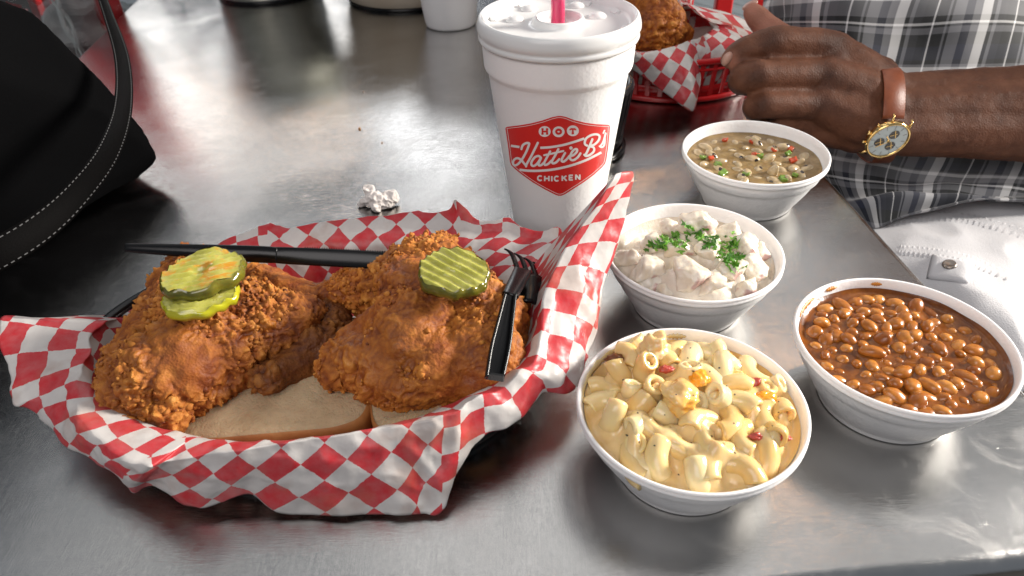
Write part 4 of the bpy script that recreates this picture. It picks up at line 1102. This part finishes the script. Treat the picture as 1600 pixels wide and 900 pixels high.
# ------------------------------------------------------------ second basket behind the cup
def rear_basket():
    rx, ry, ra, rb, rh = .190, .812, .100, .084, .046
    kr = N('red_basket_plastic'); kr.set(color=(.45, .012, .014), rough=.25)
    basket('red_basket', 'red plastic basket of chicken at the back, half hidden by the tall cup', rx, ry, ra, rb, rh, kr.m, 44)
    basket('black_bowl_basket', 'small round black basket mostly hidden directly behind the tall cup', .064, .640, .050, .048, .064, M_BLACKB, 40)
    A = at; ST = []
    def s(c, e, b=.002, rot=0): ST.append((c, e, b, rot))
    P = lambda ang, sc, z: Vector((rx + ra * sc * math.cos(R(ang)), ry + rb * sc * math.sin(R(ang)), z))
    s(P(180, 1.0, .052), P(180, 1.25, .045), .004, 45); s(P(205, 1.0, .052), P(205, 1.3, .040), .004, 45); s(P(230, 1.02, .053), P(228, 1.3, .036), .004, 45)
    s(A(985, 86, z=.063), A(982, 108, z=.044), .009, 45)
    s(A(1010, 82, z=.063), A(1012, 126, z=.034), .012, 45)
    s(A(1040, 76, z=.063), A(1045, 150, z=.022), .014, 45)
    s(A(1066, 68, z=.064), A(1080, 174, z=.010), .014, 45)
    s(A(1082, 62, z=.064), A(1091, 150, z=.018), .010, 45)
    s(A(1095, 58, z=.064), A(1103, 90, z=.040), .003, 0)
    s(A(1112, 46, z=.062), A(1140, 68, z=.050), .004, 0)
    s(A(1110, 40, z=.064), A(1143, 44, z=.062), .003, 0)
    s(A(1100, 30, z=.068), A(1108, 34, z=.070), .001, 0)
    s(A(1085, 18, z=.072), A(1086, 16, z=.076), .001, 0)
    s(A(1062, 2, z=.078), A(1061, 1, z=.082), .001, 0)
    s(P(70, 1.0, .058), P(70, 1.15, .066), .002, 0); s(P(95, 1.0, .056), P(95, 1.2, .06), .002, 45); s(P(125, 1.0, .054), P(125, 1.2, .055), .003, 45); s(P(152, 1.0, .053), P(152, 1.2, .050), .003, 45)
    paper('paper_liner', 'checked wax paper in the red basket at the back, one corner hanging down', ST, rx, ry, ra, rb, nper=220, amp=.0022, hrim=rh)
    B = [[(A(985, 35, z=.055), .026), (A(1015, 48, z=.056), .026), (A(1050, 50, z=.054), .018), (A(1070, 52, z=.052), .011)], [(A(990, 5, z=.075), .028), (A(1025, 15, z=.075), .024), (A(1052, 30, z=.066), .016)], [(A(1000, -30, z=.085), .03), (A(1025, -10, z=.08), .022)]]
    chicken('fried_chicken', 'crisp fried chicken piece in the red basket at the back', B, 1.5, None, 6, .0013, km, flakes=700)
rear_basket()

# ------------------------------------------------------------ black bag
def bag():
    k = N('black_suede'); o = k.coord(); k.set(color=(.0035, .0035, .0038), rough=1.0, spec=.02); k.bump(k.noise(o, 300, 4), .3, .001)
    kl = N('black_leather'); o = kl.coord(); kl.set(color=(.0028, .0026, .0026), rough=.6, spec=.03); kl.bump(kl.noise(kl.coord('Object', (1, 1, 3)), 700, 3), .4, .0007)
    ks = simple('grey_thread', (.07, .07, .07), .8)
    b0 = Vector((-.47, .53, 0))
    e = empty('handbag', b0, 'big black suede handbag with a stitched leather strap at the left edge', 'bag')
    bm = bmesh.new()
    pts = [at(231, 262, z=.012), at(205, 288, z=.006), at(239, 243, z=.026), at(215, 205, z=.045), at(150, 168, d=.605), at(100, 118, d=.61), at(45, 22, d=.62), at(0, 4, d=.62), (-.46, .41, .008), (-.62, .36, .01), (-.74, .50, .01), (-.66, .72, .01), (-.43, .68, .02), (-.68, .62, .30), (-.60, .43, .31), (-.50, .44, .22), (-.46, .42, .06), (-.74, .5, .28)]
    cen = Vector((-.52, .52, .10))
    for p in pts: p = Vector(p); bm.verts.new(p + (p - cen).normalized() * .008 - b0)
    bmesh.ops.convex_hull(bm, input=bm.verts[:])
    co, no, fc = remesh(bm, .0050, 3)
    d = np.array([noise.noise(Vector(c) * 9) * .010 + noise.noise(Vector(c) * 26) * .003 for c in co]); co = co + no * d[:, None]
    co[:, 2] = np.maximum(co[:, 2], .001)
    body = meshobj('bag_body', co, fc, k.m, e)
    # strap
    c = [(at(146, -40, d=.74), 12), (at(168, 20, d=.68), 16), (at(190, 90, d=.62), 24), (at(192, 165, d=.56), 30), (at(170, 235, d=.51), 38), (at(127, 295, d=.475), 44), (at(70, 350, d=.45), 52), (at(0, 395, d=.43), 58), (at(-70, 425, d=.42), 62)]
    dl = [.74, .68, .62, .56, .51, .475, .45, .43, .42]
    m = 70; S1 = spline([(*(p - b0), w * .84 / F * dd) for (p, w), dd in zip(c, dl)], m)
    n = 8; V = []; Fc = []; edges = [[], []]
    for i in range(m):
        p = Vector(S1[i][:3]); t = (Vector(S1[min(i + 1, m - 1)][:3]) - Vector(S1[max(i - 1, 0)][:3])).normalized()
        view = (CO - b0 - p).normalized(); s = t.cross(view).normalized(); s = (s * .92 + view * (.35 * (1 - i / m))).normalized(); s = (s - t * s.dot(t)).normalized(); nn = s.cross(t).normalized()
        if nn.dot(view) < 0: nn = -nn
        w = S1[i][3]
        for j in range(n + 1):
            f = j / n - .5; V.append(p + s * w * f + nn * (.0016 * math.cos(f * math.pi)))
        for q, f in ((0, -.42), (1, .42)): edges[q].append((p + s * w * f + nn * (.0016 * math.cos(f * math.pi) + .0012), t, nn, s))
    for i in range(m - 1):
        for j in range(n): Fc.append((i * (n + 1) + j, i * (n + 1) + j + 1, (i + 1) * (n + 1) + j + 1, (i + 1) * (n + 1) + j))
    st = meshobj('strap', V, Fc, kl.m, e); md = st.modifiers.new('s', 'SOLIDIFY'); md.thickness = .0022; md.offset = 0
    me = None
    for q in range(2):
        L = [0]
        for a, b in zip(edges[q], edges[q][1:]): L.append(L[-1] + (b[0] - a[0]).length)
        x = .004
        while x < L[-1]:
            i = int(np.searchsorted(L, x)) - 1; f = (x - L[i]) / (L[i + 1] - L[i]); p = edges[q][i][0].lerp(edges[q][i + 1][0], f); t, nn, s = edges[q][i][1:]
            if me is None:
                bm = bmesh.new(); box(bm, (0, 0, 0), (.0022, .0006, .0004)); o = bmobj('stitch', bm, ks, st, False); me = o.data
            else: o = instance('stitch', me, st)
            o.matrix_local = Matrix.Translation(p + nn * .0003) @ Matrix((t, s, nn)).transposed().to_4x4()
            x += .0042
bag()

# ------------------------------------------------------------ chairs
M_RED = N('red_paint'); M_RED.set(color=(.50, .020, .022), rough=.3, coat=.4); M_RED = M_RED.m
def chair(label, loc, rz, width=.42, nslat=6, slat_w=.032, z_seat=-.31, z_top=.12, slant=0):
    e = empty('red_chair', loc, label, 'chair', 'red metal chairs round the table', rz)
    def part(name, c, s, rx=0):
        bm = bmesh.new(); box(bm, (0, 0, 0), s); o = bmobj(name, bm, M_RED, e, False, Vector(c)); bevel(o, .003); return o
    part('seat', (0, .20, z_seat), (width, .40, .02))
    part('top_rail', (0, 0, z_top), (width + .03, .024, .05)); part('lower_rail', (0, 0, z_seat + .05), (width, .022, .035))
    for i in range(nslat):
        part('slat', (-width / 2 + .02 + i * (width - .04) / (nslat - 1), 0, (z_seat + .05 + z_top) / 2), (slat_w, .020, z_top - z_seat - .05))
    for x, y in ((-1, 0), (1, 0), (-1, .38), (1, .38)): part('leg', (x * (width / 2 - .012), y, (-.75 + z_seat) / 2), (.024, .024, .75 + z_seat))
    return e
p = at(1156, 20, d=1.34)
chair('red slatted chair standing beyond the red basket, beside the person', (p.x + .075, p.y, 0), R(180), .40, 6, .031, -.33, .10)
chair('red chair behind the handbag, under the clear plastic bag', (-.76, 1.34, 0), R(-46), .46, 5, .055, -.16, .30)
def plastic_bag():
    k = N('clear_plastic'); k.set(color=(.95, .97, 1), rough=.06, trans=1.0, ior=1.18, spec=.7); k.set(alpha=.55)
    kp = simple('pale_print', (.62, .68, .66), .5)
    c = at(120, 60, d=1.12); a0 = Vector((.82, .50, .0)).normalized(); up = Vector((-.25, .42, .87)).normalized(); nn = a0.cross(up).normalized()
    e = empty('clear_plastic_bag', c, 'crumpled clear plastic bag with pale chain print beside the table corner', 'plastic bag')
    V = []; Fc = []; n = 44
    for i in range(n + 1):
        for j in range(n + 1):
            x = (i / n - .5) * .62; y = (j / n - .5) * .5; q = Vector((x * 9, y * 9, 1.3))
            d = .030 * (1 - 2 * abs(noise.noise(q))) + .014 * (1 - 2 * abs(noise.noise(q * 2.6))); V.append(a0 * x + up * y + nn * d)
    for i in range(n):
        for j in range(n): Fc.append((i * (n + 1) + j, (i + 1) * (n + 1) + j, (i + 1) * (n + 1) + j + 1, i * (n + 1) + j + 1))
    film = meshobj('plastic_film', V, Fc, k.m, e)
    def surf(x, y):
        i = int((x / .62 + .5) * n); j = int((y / .5 + .5) * n); i = min(max(i, 0), n); j = min(max(j, 0), n); return Vector(V[i * (n + 1) + j])
    for x0, sl in ((-.105, .09), (.0, .10)):
        bm = bmesh.new()
        for s in (-1, 1):
            pts = []
            for t in np.linspace(-.20, .2, 60):
                x = x0 - sl * t + s * .0045 * math.sin(t * 62); pts.append(surf(x, t) * 0 + a0 * x + up * t + nn * (-.045 + .0012 * s * math.cos(t * 62)))
            tube(bm, pts, .0021, 6)
        bmobj('chain_print', bm, kp, e)
    # a crushed pale paper inside the bag
    co, no, fc = blob([[((0, 0, 0), .045), ((.03, .01, .05), .03)], [((0, 0, 0), .04), ((-.03, .02, -.04), .03)]], .006, 3)
    co = co + no * np.array([[(1 - 2 * abs(noise.noise(Vector(q) * 26))) * .014] for q in co])
    kk = simple('grey_tissue', (.42, .43, .42), .7)
    b = at(120, 55, d=1.22) - c; meshobj('crushed_tissue', co, fc, kk, e, False, b)
plastic_bag()

# ------------------------------------------------------------ the person
def plaid():
    k = N('plaid_cotton'); uv = k.n('UVMap'); uv.uv_map = 'cloth'; sx = k.n('SeparateXYZ'); k.l(uv.outputs[0], sx.inputs[0])
    K, Nv, G, L, Wt = (.004, .005, .006), (.013, .016, .032), (.018, .019, .023), (.17, .17, .18), (.70, .69, .68)
    warp = [(0, G), (.10, K), (.20, G), (.23, Wt), (.25, K), (.38, L), (.41, K), (.44, L), (.58, Nv), (.68, L), (.78, Wt), (.90, K), (.95, L)]
    weft = [(0, L), (.22, K), (.30, Wt), (.33, K), (.36, L), (.44, K), (.60, Nv), (.80, K), (.86, L), (.90, Wt)]
    a = k.ramp(k.math('FRACT', sx.outputs[0]), warp, 'CONSTANT'); b = k.ramp(k.math('FRACT', sx.outputs[1]), weft, 'CONSTANT')
    c = k.mix(.46, a, b); k.set(color=c, rough=.85, sheen=.15)
    o = k.coord(); k.bump(k.noise(o, 1200, 2), .25, .0005); return k.m
def grid(rows, nu, nv):
    """rows of control points -> smooth grid nu x nv"""
    rr = [spline([tuple(p) for p in r], nu) for r in rows]
    cols = [spline([r[i] for r in rr], nv) for i in range(nu)]
    return np.array(cols)          # nu, nv, 3
def cloth(name, rows, mat, parent, nu=90, nv=90, fold=None, uvs=(6, 6), thick=.0012):
    Gd = grid(rows, nu, nv)
    dx = np.gradient(Gd, axis=0); dy = np.gradient(Gd, axis=1); nrm = np.cross(dx, dy); nrm /= np.linalg.norm(nrm, axis=2)[..., None] + 1e-12
    if ((np.array(CO) - Gd.mean((0, 1))) @ nrm.mean((0, 1))) < 0: nrm = -nrm
    V = []; Fc = []
    for i in range(nu):
        for j in range(nv):
            d = fold(i / (nu - 1), j / (nv - 1), Gd[i, j]) if fold else 0; V.append(Gd[i, j] + nrm[i, j] * d)
    for i in range(nu - 1):
        for j in range(nv - 1): Fc.append((i * nv + j, (i + 1) * nv + j, (i + 1) * nv + j + 1, i * nv + j + 1))
    o = meshobj(name, V, Fc, mat, parent); me = o.data; l = me.uv_layers.new(name='cloth')
    li = np.empty(len(me.loops), int); me.loops.foreach_get('vertex_index', li)
    U = np.zeros((nu * nv, 2)); Lx = np.concatenate([np.zeros((1, nv)), np.cumsum(np.linalg.norm(np.diff(Gd, axis=0), axis=2), 0)]); Ly = np.concatenate([np.zeros((nu, 1)), np.cumsum(np.linalg.norm(np.diff(Gd, axis=1), axis=2), 1)], 1)
    Usk = (Ly.mean(0)[None] + 0 * Ly).ravel() * uvs[1] * .22
    U[:, 0] = Usk + (Lx.mean(1)[:, None] + 0 * Lx).ravel() * uvs[0]; U[:, 1] = (Ly.mean(0)[None] + 0 * Ly).ravel() * uvs[1]
    l.data.foreach_set('uv', U[li].ravel().astype(np.float32))
    if thick: m = o.modifiers.new('s', 'SOLIDIFY'); m.thickness = thick; m.offset = -1
    return o, np.array(V).reshape(nu, nv, 3), nrm
def person():
    base = Vector((.60, .70, -.30))
    e = empty('person', base, 'seated person in plaid shirt and white shorts, hand with watch at the table edge', 'person')
    B = lambda u, v, d: at(u, v, d=d) - base
    px = lambda p, d: p * d / F
    ch = []
    def c(*pts): ch.append([(B(u, v, d), px(r, d)) for u, v, d, r in pts])
    # forearm and wrist (two strands make it wider than thick)
    c((1402, 150, .690, 36), (1460, 148, .695, 39), (1600, 146, .70, 45), (2000, 150, .73, 58))
    c((1398, 208, .675, 36), (1460, 205, .68, 41), (1600, 206, .685, 48), (2000, 235, .72, 60))
    c((1400, 178, .682, 42), (1600, 176, .69, 56), (2000, 190, .725, 68))
    # back of the hand
    c((1400, 152, .690, 36), (1350, 118, .683, 38), (1304, 82, .678, 31))
    c((1398, 178, .683, 42), (1345, 150, .672, 44), (1292, 122, .664, 33))
    c((1396, 205, .677, 36), (1340, 185, .668, 42), (1286, 164, .664, 30))
    c((1392, 208, .680, 34), (1335, 206, .680, 34), (1276, 200, .684, 27))
    c((1345, 150, .672, 44), (1335, 206, .680, 32)); c((1304, 85, .680, 30), (1292, 122, .668, 32), (1286, 164, .668, 30), (1276, 198, .684, 26))
    # fingers
    c((1304, 78, .678, 29.5), (1258, 70, .666, 27.5), (1207, 67, .658, 27), (1170, 77, .660, 22.5), (1150, 86, .663, 18.5), (1138, 94, .666, 13.5))
    c((1292, 118, .666, 27), (1240, 118, .656, 25.5), (1184, 118, .648, 25.5), (1161, 122, .655, 23.5), (1158, 128, .675, 21), (1180, 134, .695, 19))
    c((1286, 164, .666, 25), (1240, 164, .656, 22.5), (1196, 164, .650, 22), (1180, 167, .658, 20.5), (1180, 172, .678, 18), (1200, 178, .695, 17))
    c((1276, 200, .684, 21), (1244, 199, .676, 18.5), (1214, 200, .672, 17), (1206, 204, .684, 16), (1222, 208, .700, 14))
    # thumb
    c((1370, 120, .700, 34), (1290, 86, .712, 27), (1232, 66, .725, 22), (1196, 42, .735, 20.5), (1182, 26, .738, 18.5), (1175, 18, .740, 14.5))
    # upper arm, trunk and thighs, inside the clothes
    ch.append([(B(2000, 190, .725), .046), (Vector((.90, .64, .06)) - base, .050), (Vector((.93, .70, .26)) - base, .058), (Vector((.86, .78, .46)) - base, .066)])
    ch.append([(Vector((.74, 1.02, -.12)) - base, .135), (Vector((.78, 1.04, .12)) - base, .14), (Vector((.82, 1.02, .36)) - base, .135), (Vector((.82, 1.0, .48)) - base, .09)])
    ch.append([(Vector((.86, .80, .46)) - base, .066), (Vector((.84, 1.10, .46)) - base, .08)])
    ch.append([(Vector((.62, .80, -.17)) - base, .085), (Vector((.52, .58, -.155)) - base, .075), (Vector((.42, .38, -.15)) - base, .062), (Vector((.36, .28, -.17)) - base, .055), (Vector((.36, .27, -.45)) - base, .045), (Vector((.36, .30, -.70)) - base, .035)])
    ch.append([(Vector((.60, 1.02, -.15)) - base, .085), (Vector((.30, 1.06, -.16)) - base, .06), (Vector((.20, 1.06, -.42)) - base, .045), (Vector((.21, 1.06, -.70)) - base, .035)])
    co, no, fc = blob(ch, .0023, 4, .30)
    k = N('dark_skin'); o = k.coord()
    at_ = k.n('Attribute'); at_.attribute_name = 'pale'
    n1 = k.noise(o, 55, 4, .6)
    c0 = k.ramp(n1, [(.3, (.095, .036, .019)), (.55, (.145, .057, .030)), (.8, (.20, .084, .047))])
    c0 = k.mix(at_.outputs['Fac'], c0, (.43, .185, .125))
    at2 = k.n('Attribute'); at2.attribute_name = 'knuckle'; c0 = k.mix(k.math('MULTIPLY', at2.outputs['Fac'], .55), c0, (.028, .011, .008))
    k.set(color=c0, rough=.58, spec=.28, sss=.12, ssss=.004, sssr=(1, .35, .2))
    w = k.n('TexWave'); w.inputs['Scale'].default_value = 110; w.inputs['Distortion'].default_value = 14; w.inputs['Detail'].default_value = 3; k.l(o, w.inputs['Vector'])
    b = k.bump(k.math('ADD', k.noise(o, 520, 5, .7), k.math('MULTIPLY', k.voro(o, 620), .7)), .42, .0009); k.bump(k.math('MULTIPLY', w.outputs['Fac'], at2.outputs['Fac']), .22, .0008, b)
    pale = np.zeros(len(co)); kn = np.zeros(len(co))
    def near(arr, u, v, d, rad, amt=1):
        c_ = np.array(B(u, v, d)); q = np.linalg.norm(co - c_, axis=1) / rad; arr[:] = np.maximum(arr, amt * np.clip(1.25 - q, 0, 1))
    for a in ((1176, 18, .735, .022), (1196, 44, .73, .022), (1215, 58, .725, .016)): near(pale, *a, .95)
    near(pale, 1136, 98, .66, .011, .8)
    for a in ((1207, 60, .645, .013), (1180, 118, .635, .012), (1190, 164, .64, .011), (1302, 76, .66, .016), (1292, 118, .645, .015), (1284, 162, .648, .014)): near(kn, *a)
    # small wrinkles over the knuckles and tendons
    d = np.array([noise.noise(Vector(q) * 120) * .0005 + noise.noise(Vector(q) * 40) * .0009 for q in co]); co = co + no * d[:, None]
    body = meshobj('body', co, fc, k.m, e); attr(body, 'pale', pale); attr(body, 'knuckle', kn)
    # fingernail of the index finger seen from the side
    kn_ = simple('fingernail', (.52, .30, .23), .3)
    bm = bmesh.new(); bmesh.ops.create_uvsphere(bm, u_segments=16, v_segments=8, radius=1, matrix=Matrix.Translation(B(1136, 92, .6575)) @ Matrix.Rotation(R(25), 4, 'Y') @ Matrix.Diagonal((.0042, .0030, .0068, 1))); bmobj('fingernail', bm, kn_, body)
    bm = bmesh.new(); bmesh.ops.create_uvsphere(bm, u_segments=16, v_segments=8, radius=1, matrix=Matrix.Translation(B(1172, 8, .743)) @ Matrix.Rotation(R(-30), 4, 'Y') @ Matrix.Diagonal((.0085, .006, .003, 1))); bmobj('fingernail', bm, kn_, body)
    # shirt
    M = plaid(); rows = []
    T = lambda u, v, d: at(u, v, d=d) - base
    rows.append([T(1215, -260, 1.00), T(1300, -260, .93), T(1450, -260, .92), T(1620, -260, .93), T(1850, -260, .96)])
    rows.append([T(1196, -90, .97), T(1290, -90, .88), T(1440, -90, .86), T(1600, -90, .86), T(1830, -90, .90)])
    rows.append([T(1192, 10, .96), T(1280, 0, .86), T(1420, 0, .835), T(1600, 0, .83), T(1820, 0, .87)])
    rows.append([T(1205, 60, .95), T(1290, 70, .85), T(1420, 80, .82), T(1600, 80, .81), T(1820, 90, .85)])
    rows.append([T(1220, 130, .93), T(1300, 150, .83), T(1420, 160, .80), T(1600, 165, .785), T(1820, 170, .82)])
    rows.append([T(1235, 205, .90), T(1310, 215, .765), T(1420, 235, .745), T(1600, 245, .735), T(1820, 250, .77)])
    rows.append([T(1255, 255, .80), T(1315, 265, .715), T(1420, 280, .705), T(1600, 285, .700), T(1820, 300, .73)])
    rows.append([T(1285, 300, .725), T(1335, 312, .69), T(1430, 308, .68), T(1600, 300, .678), T(1820, 320, .70)])
    rows.append([T(1320, 345, .690), T(1365, 347, .670), T(1435, 333, .668), T(1600, 318, .672), T(1820, 345, .69)])
    def f(i, j, p):
        q = Vector(p)
        d = .006 * noise.noise(q * 9) + .003 * noise.noise(q * 22)
        if j > .70:                     # soft folds over the lap
            s = (j - .70) / .30
            d += s * (.009 * math.sin(i * 9 + j * 30 + 2 * noise.noise(q * 8)) - .002)
            d += .010 * math.exp(-((j - .86 + (i - .45) * .12) / .035) ** 2) * min(1, max(0, (i - .2) * 5))
            d -= .012 * math.exp(-((j - .91 + (i - .45) * .10) / .03) ** 2) * math.exp(-((i - .42) / .22) ** 2)
        if i < .22: d += .004 * math.sin(j * 60 + i * 30) * (1 - i / .22)
        return d
    shirt, _, _ = cloth('shirt', rows, M, e, 130, 150, f, (12.5, 11.0))
    # sleeve out of frame
    bm = bmesh.new(); tube(bm, [Vector((.91, .66, .14)) - base, Vector((.93, .70, .26)) - base, Vector((.86, .78, .47)) - base], [.066, .070, .082], 28, False); sl = bmobj('sleeve', bm, M, shirt); sl.data.uv_layers.new(name='cloth')
    # shorts
    kw = N('white_twill'); o = kw.coord(); kw.set(color=(.60, .59, .60), rough=.8, sheen=.1); kw.bump(kw.math('ADD', kw.noise(o, 900, 2), kw.math('MULTIPLY', kw.noise(o, 60, 4), 1.5)), .35, .0011)
    rows = [[T(1300, 285, .765), T(1400, 300, .745), T(1500, 295, .745), T(1620, 290, .745), T(1850, 300, .77)],
            [T(1340, 345, .700), T(1420, 345, .688), T(1500, 335, .688), T(1620, 330, .692), T(1850, 350, .71)],
            [T(1385, 395, .648), T(1450, 390, .638), T(1520, 385, .636), T(1620, 385, .640), T(1850, 400, .66)],
            [T(1425, 440, .620), T(1490, 435, .606), T(1550, 435, .602), T(1640, 440, .606), T(1850, 450, .63)],
            [T(1455, 520, .592), T(1530, 500, .572), T(1590, 500, .566), T(1660, 505, .570), T(1850, 510, .60)],
            [T(1480, 640, .565), T(1560, 620, .548), T(1620, 610, .541), T(1700, 610, .545), T(1850, 620, .57)]]
    def f2(i, j, p):
        q = Vector(p); return .0035 * noise.noise(q * 14) + .0022 * (1 - 2 * abs(noise.noise(q * 26 + Vector((2, 0, 0)))))
    sh, G2, N2 = cloth('shorts', rows, kw.m, e, 90, 80, f2, (6, 6), .0016)
    # raised seams with puckers and stitches
    def on(u, v, off=.001):
        d = ray(u, v); best = None; pts = G2.reshape(-1, 3) + np.array(base) - np.array(CO); dn = np.array(d) / d.length
        t = pts @ dn; dist = np.linalg.norm(pts - t[:, None] * dn, axis=1); i = int(dist.argmin()); n = N2.reshape(-1, 3)[i]
        s = (pts[i] @ n) / (np.array(d) @ n); return CO + d * s + Vector(n) * off - base, Vector(n)
    for name, pts in (('waist_seam', [(1385, 350), (1440, 341), (1500, 342), (1560, 356), (1630, 378)]), ('pocket_seam', [(1405, 393), (1450, 397), (1500, 405), (1550, 424), (1630, 458)])):
        c = spline([(*p, 0) for p in pts], 130); bm = bmesh.new(); prev = None
        for i in range(130):
            t = c[min(i + 1, 129)] - c[max(i - 1, 0)]; t /= np.linalg.norm(t); nn2 = np.array((-t[1], t[0])); ring = []
            for s, hh in ((-9, .0002), (-7, .0016), (-2, .0011), (3, .0018), (8, .0014), (10, .0002)):
                q, nv_ = on(c[i][0] + nn2[0] * s, c[i][1] + nn2[1] * s, hh * (1 + .55 * math.sin(i * 1.3 + s * .4) * (1 if abs(s) < 9 else 0))); ring.append(bm.verts.new(q))
            if prev:
                for a in range(5): bm.faces.new((prev[a], prev[a + 1], ring[a + 1], ring[a]))
            prev = ring
        bmobj(name, bm, kw.m, sh)
    fl = [(1456, 402), (1519, 414), (1510, 440), (1497, 446), (1450, 438)]
    bm = bmesh.new(); bmesh.ops.create_grid(bm, x_segments=14, y_segments=12, size=1)
    for v in bm.verts:
        a, b_ = (v.co.x + 1) / 2, (v.co.y + 1) / 2
        tl, tr, br, blx = np.array((1457, 401)), np.array((1521, 414)), np.array((1511, 445)), np.array((1449, 437))
        q = (tl * (1 - a) + tr * a) * (1 - b_) + (blx * (1 - a) + br * a) * b_
        edge = min(a, 1 - a, b_, 1 - b_); v.co, _n = on(q[0], q[1], .0032 if edge > .02 else .0012)
    o = bmobj('pocket_flap', bm, kw.m, sh); o.modifiers.new('s', 'SOLIDIFY').thickness = .0012
    q, nv_ = on(1482, 420, .0045); kb = N('worn_metal'); kb.set(color=(.30, .26, .23), rough=.35, metal=1)
    V, Fc = lathe([(0, .0012), (.003, .0012), (.0040, .0018), (.0050, .0016), (.0056, .0004), (.0058, -.002)], 28)
    o = meshobj('snap_button', V, Fc, kb.m, sh, True, q); o.rotation_mode = 'QUATERNION'; o.rotation_quaternion = nv_.to_track_quat('Z', 'Y')
    return e
person()

# ------------------------------------------------------------ wristwatch
def watch():
    gold = simple('gold_case', (.83, .56, .22), .18, metal=1); dialm = simple('pale_dial', (.60, .66, .63), .3, coat=.8); dark = simple('dark_subdial', (.035, .030, .026), .25, metal=.3, coat=.6)
    kl = N('tan_leather'); o = kl.coord(); kl.set(color=kl.ramp(kl.noise(o, 90, 4), [(.3, (.20, .048, .017)), (.7, (.29, .078, .028))]), rough=.42); kl.bump(kl.noise(o, 500, 4), .25, .0006)
    cen = at(1387, 219, d=.630)
    vdir = (CO - cen).normalized(); right = (_r - vdir * _r.dot(vdir)).normalized(); upv = vdir.cross(right)
    inpl = (right * .55 - upv * .835).normalized()
    nrm = (vdir * math.cos(R(48)) + inpl * math.sin(R(48))).normalized()
    e = empty('wristwatch', cen, 'gold-rimmed wristwatch with three dark subdials on a brown leather strap', 'watch')
    # watch frame: Z = normal, X = towards 12 o'clock (along the strap going up the arm side)
    x = (upv * .9 + right * .30); x = (x - nrm * x.dot(nrm)).normalized(); y = nrm.cross(x)
    e.rotation_mode = 'QUATERNION'; e.rotation_quaternion = Matrix((x, y, nrm)).transposed().to_quaternion()
    Rr = .0182
    V, Fc = lathe([(0, -.0062), (Rr - .003, -.0062), (Rr, -.0040), (Rr + .0006, 0), (Rr, .0014), (Rr - .0008, .0019), (Rr - .0018, .0013), (Rr - .0020, .0006)], 72); meshobj('case', V, Fc, gold, e)
    V, Fc = lathe([(0, .0006), (Rr - .002, .0006)], 72); meshobj('dial', V, Fc, dialm, e)
    def flat(name, mat, bx, parent=e, z=.0008):
        bm = bmesh.new()
        for (cx, cy, L, w, a) in bx: box(bm, (cx, cy, z), (L, w, .0002), Matrix.Rotation(a, 3, 'Z'))
        return bmobj(name, bm, mat, parent, False)
    mk = simple('hour_marks', (.22, .20, .17), .3)
    for h in range(12):
        a = R(h * 30 + 15); flat('hour_mark', mk, [(.0138 * math.cos(a), .0138 * math.sin(a), .0036, .00035, a)])
    for (ax, ay) in ((.0068, -.0008), (-.0037, .0063), (-.0041, -.0058)):
        V, Fc = lathe([(0, .0009), (.0043, .0009), (.0044, .0007)], 36); s = meshobj('subdial', V, Fc, dark, e, False, (ax, ay, .0001))
        flat('subdial_hand', gold, [(.001, 0, .008, .0005, R(40)), (0, .0008, .006, .0004, R(-50))], s, .0013)
    flat('watch_hand', gold, [(-.004, .003, .013, .0006, R(140)), (.002, .002, .008, .0008, R(60))], e, .0019)
    V, Fc = lathe([(0, .0022), (.0012, .0022), (.0013, .0012)], 16); meshobj('hand_pin', V, Fc, gold, e)
    for sx in (1, -1):
        for sy in (1, -1):
            bm = bmesh.new(); tube(bm, [(sx * .0160, sy * .0095, -.001), (sx * .0198, sy * .0100, -.0025), (sx * .0214, sy * .0100, -.0055)], [.0011, .0011, .0009], 8); bmobj('lug', bm, gold, e)
    for a in (62, 90, 118):
        bm = bmesh.new(); c_, s_ = math.cos(R(a)), math.sin(R(a)); tube(bm, [(Rr * c_, Rr * s_, -.002), ((Rr + .0026) * c_, (Rr + .0026) * s_, -.002)], .0018 if a == 90 else .0012, 12); bmobj('crown' if a == 90 else 'push_button', bm, gold, e)
    # strap: band round the wrist
    ax = (at(1440, 178, d=.688) - at(1395, 178, d=.684)).normalized(); wc = at(1381, 181, d=.684)
    tocase = cen - wc; tocase -= ax * tocase.dot(ax); rad = tocase.length
    e1 = tocase.normalized(); e2 = ax.cross(e1)
    if e2.dot(upv) < 0: e2 = -e2
    inv = e.rotation_quaternion.inverted(); V = []; Fc = []; n = 64; th0 = R(16)
    rr = .0415; n2 = 0
    for i in range(n + 1):
        a = th0 + (2 * math.pi - 2 * th0) * i / n
        up_ = e2 * math.sin(a) + e1 * math.cos(a)
        # radius: a rounded oval, wider along the image's vertical
        q = abs(up_.dot(vdir)); r_ = .0440 * (1 - q) + .0385 * q
        shift = -.021 * max(0, up_.dot(vdir))
        for k_, w in enumerate((-.0105, -.0098, .0098, .0105)):
            for s_ in ((-.0006,) if k_ in (0, 3) else (0,)):
                p_ = wc + up_ * (r_ + s_) + ax * (w + shift); V.append(inv @ (p_ - cen))
    for i in range(n):
        for k_ in range(3): Fc.append((i * 4 + k_, i * 4 + k_ + 1, (i + 1) * 4 + k_ + 1, (i + 1) * 4 + k_))
    o = meshobj('strap', V, Fc, kl.m, e); m = o.modifiers.new('s', 'SOLIDIFY'); m.thickness = .0018; m.offset = -1
watch()
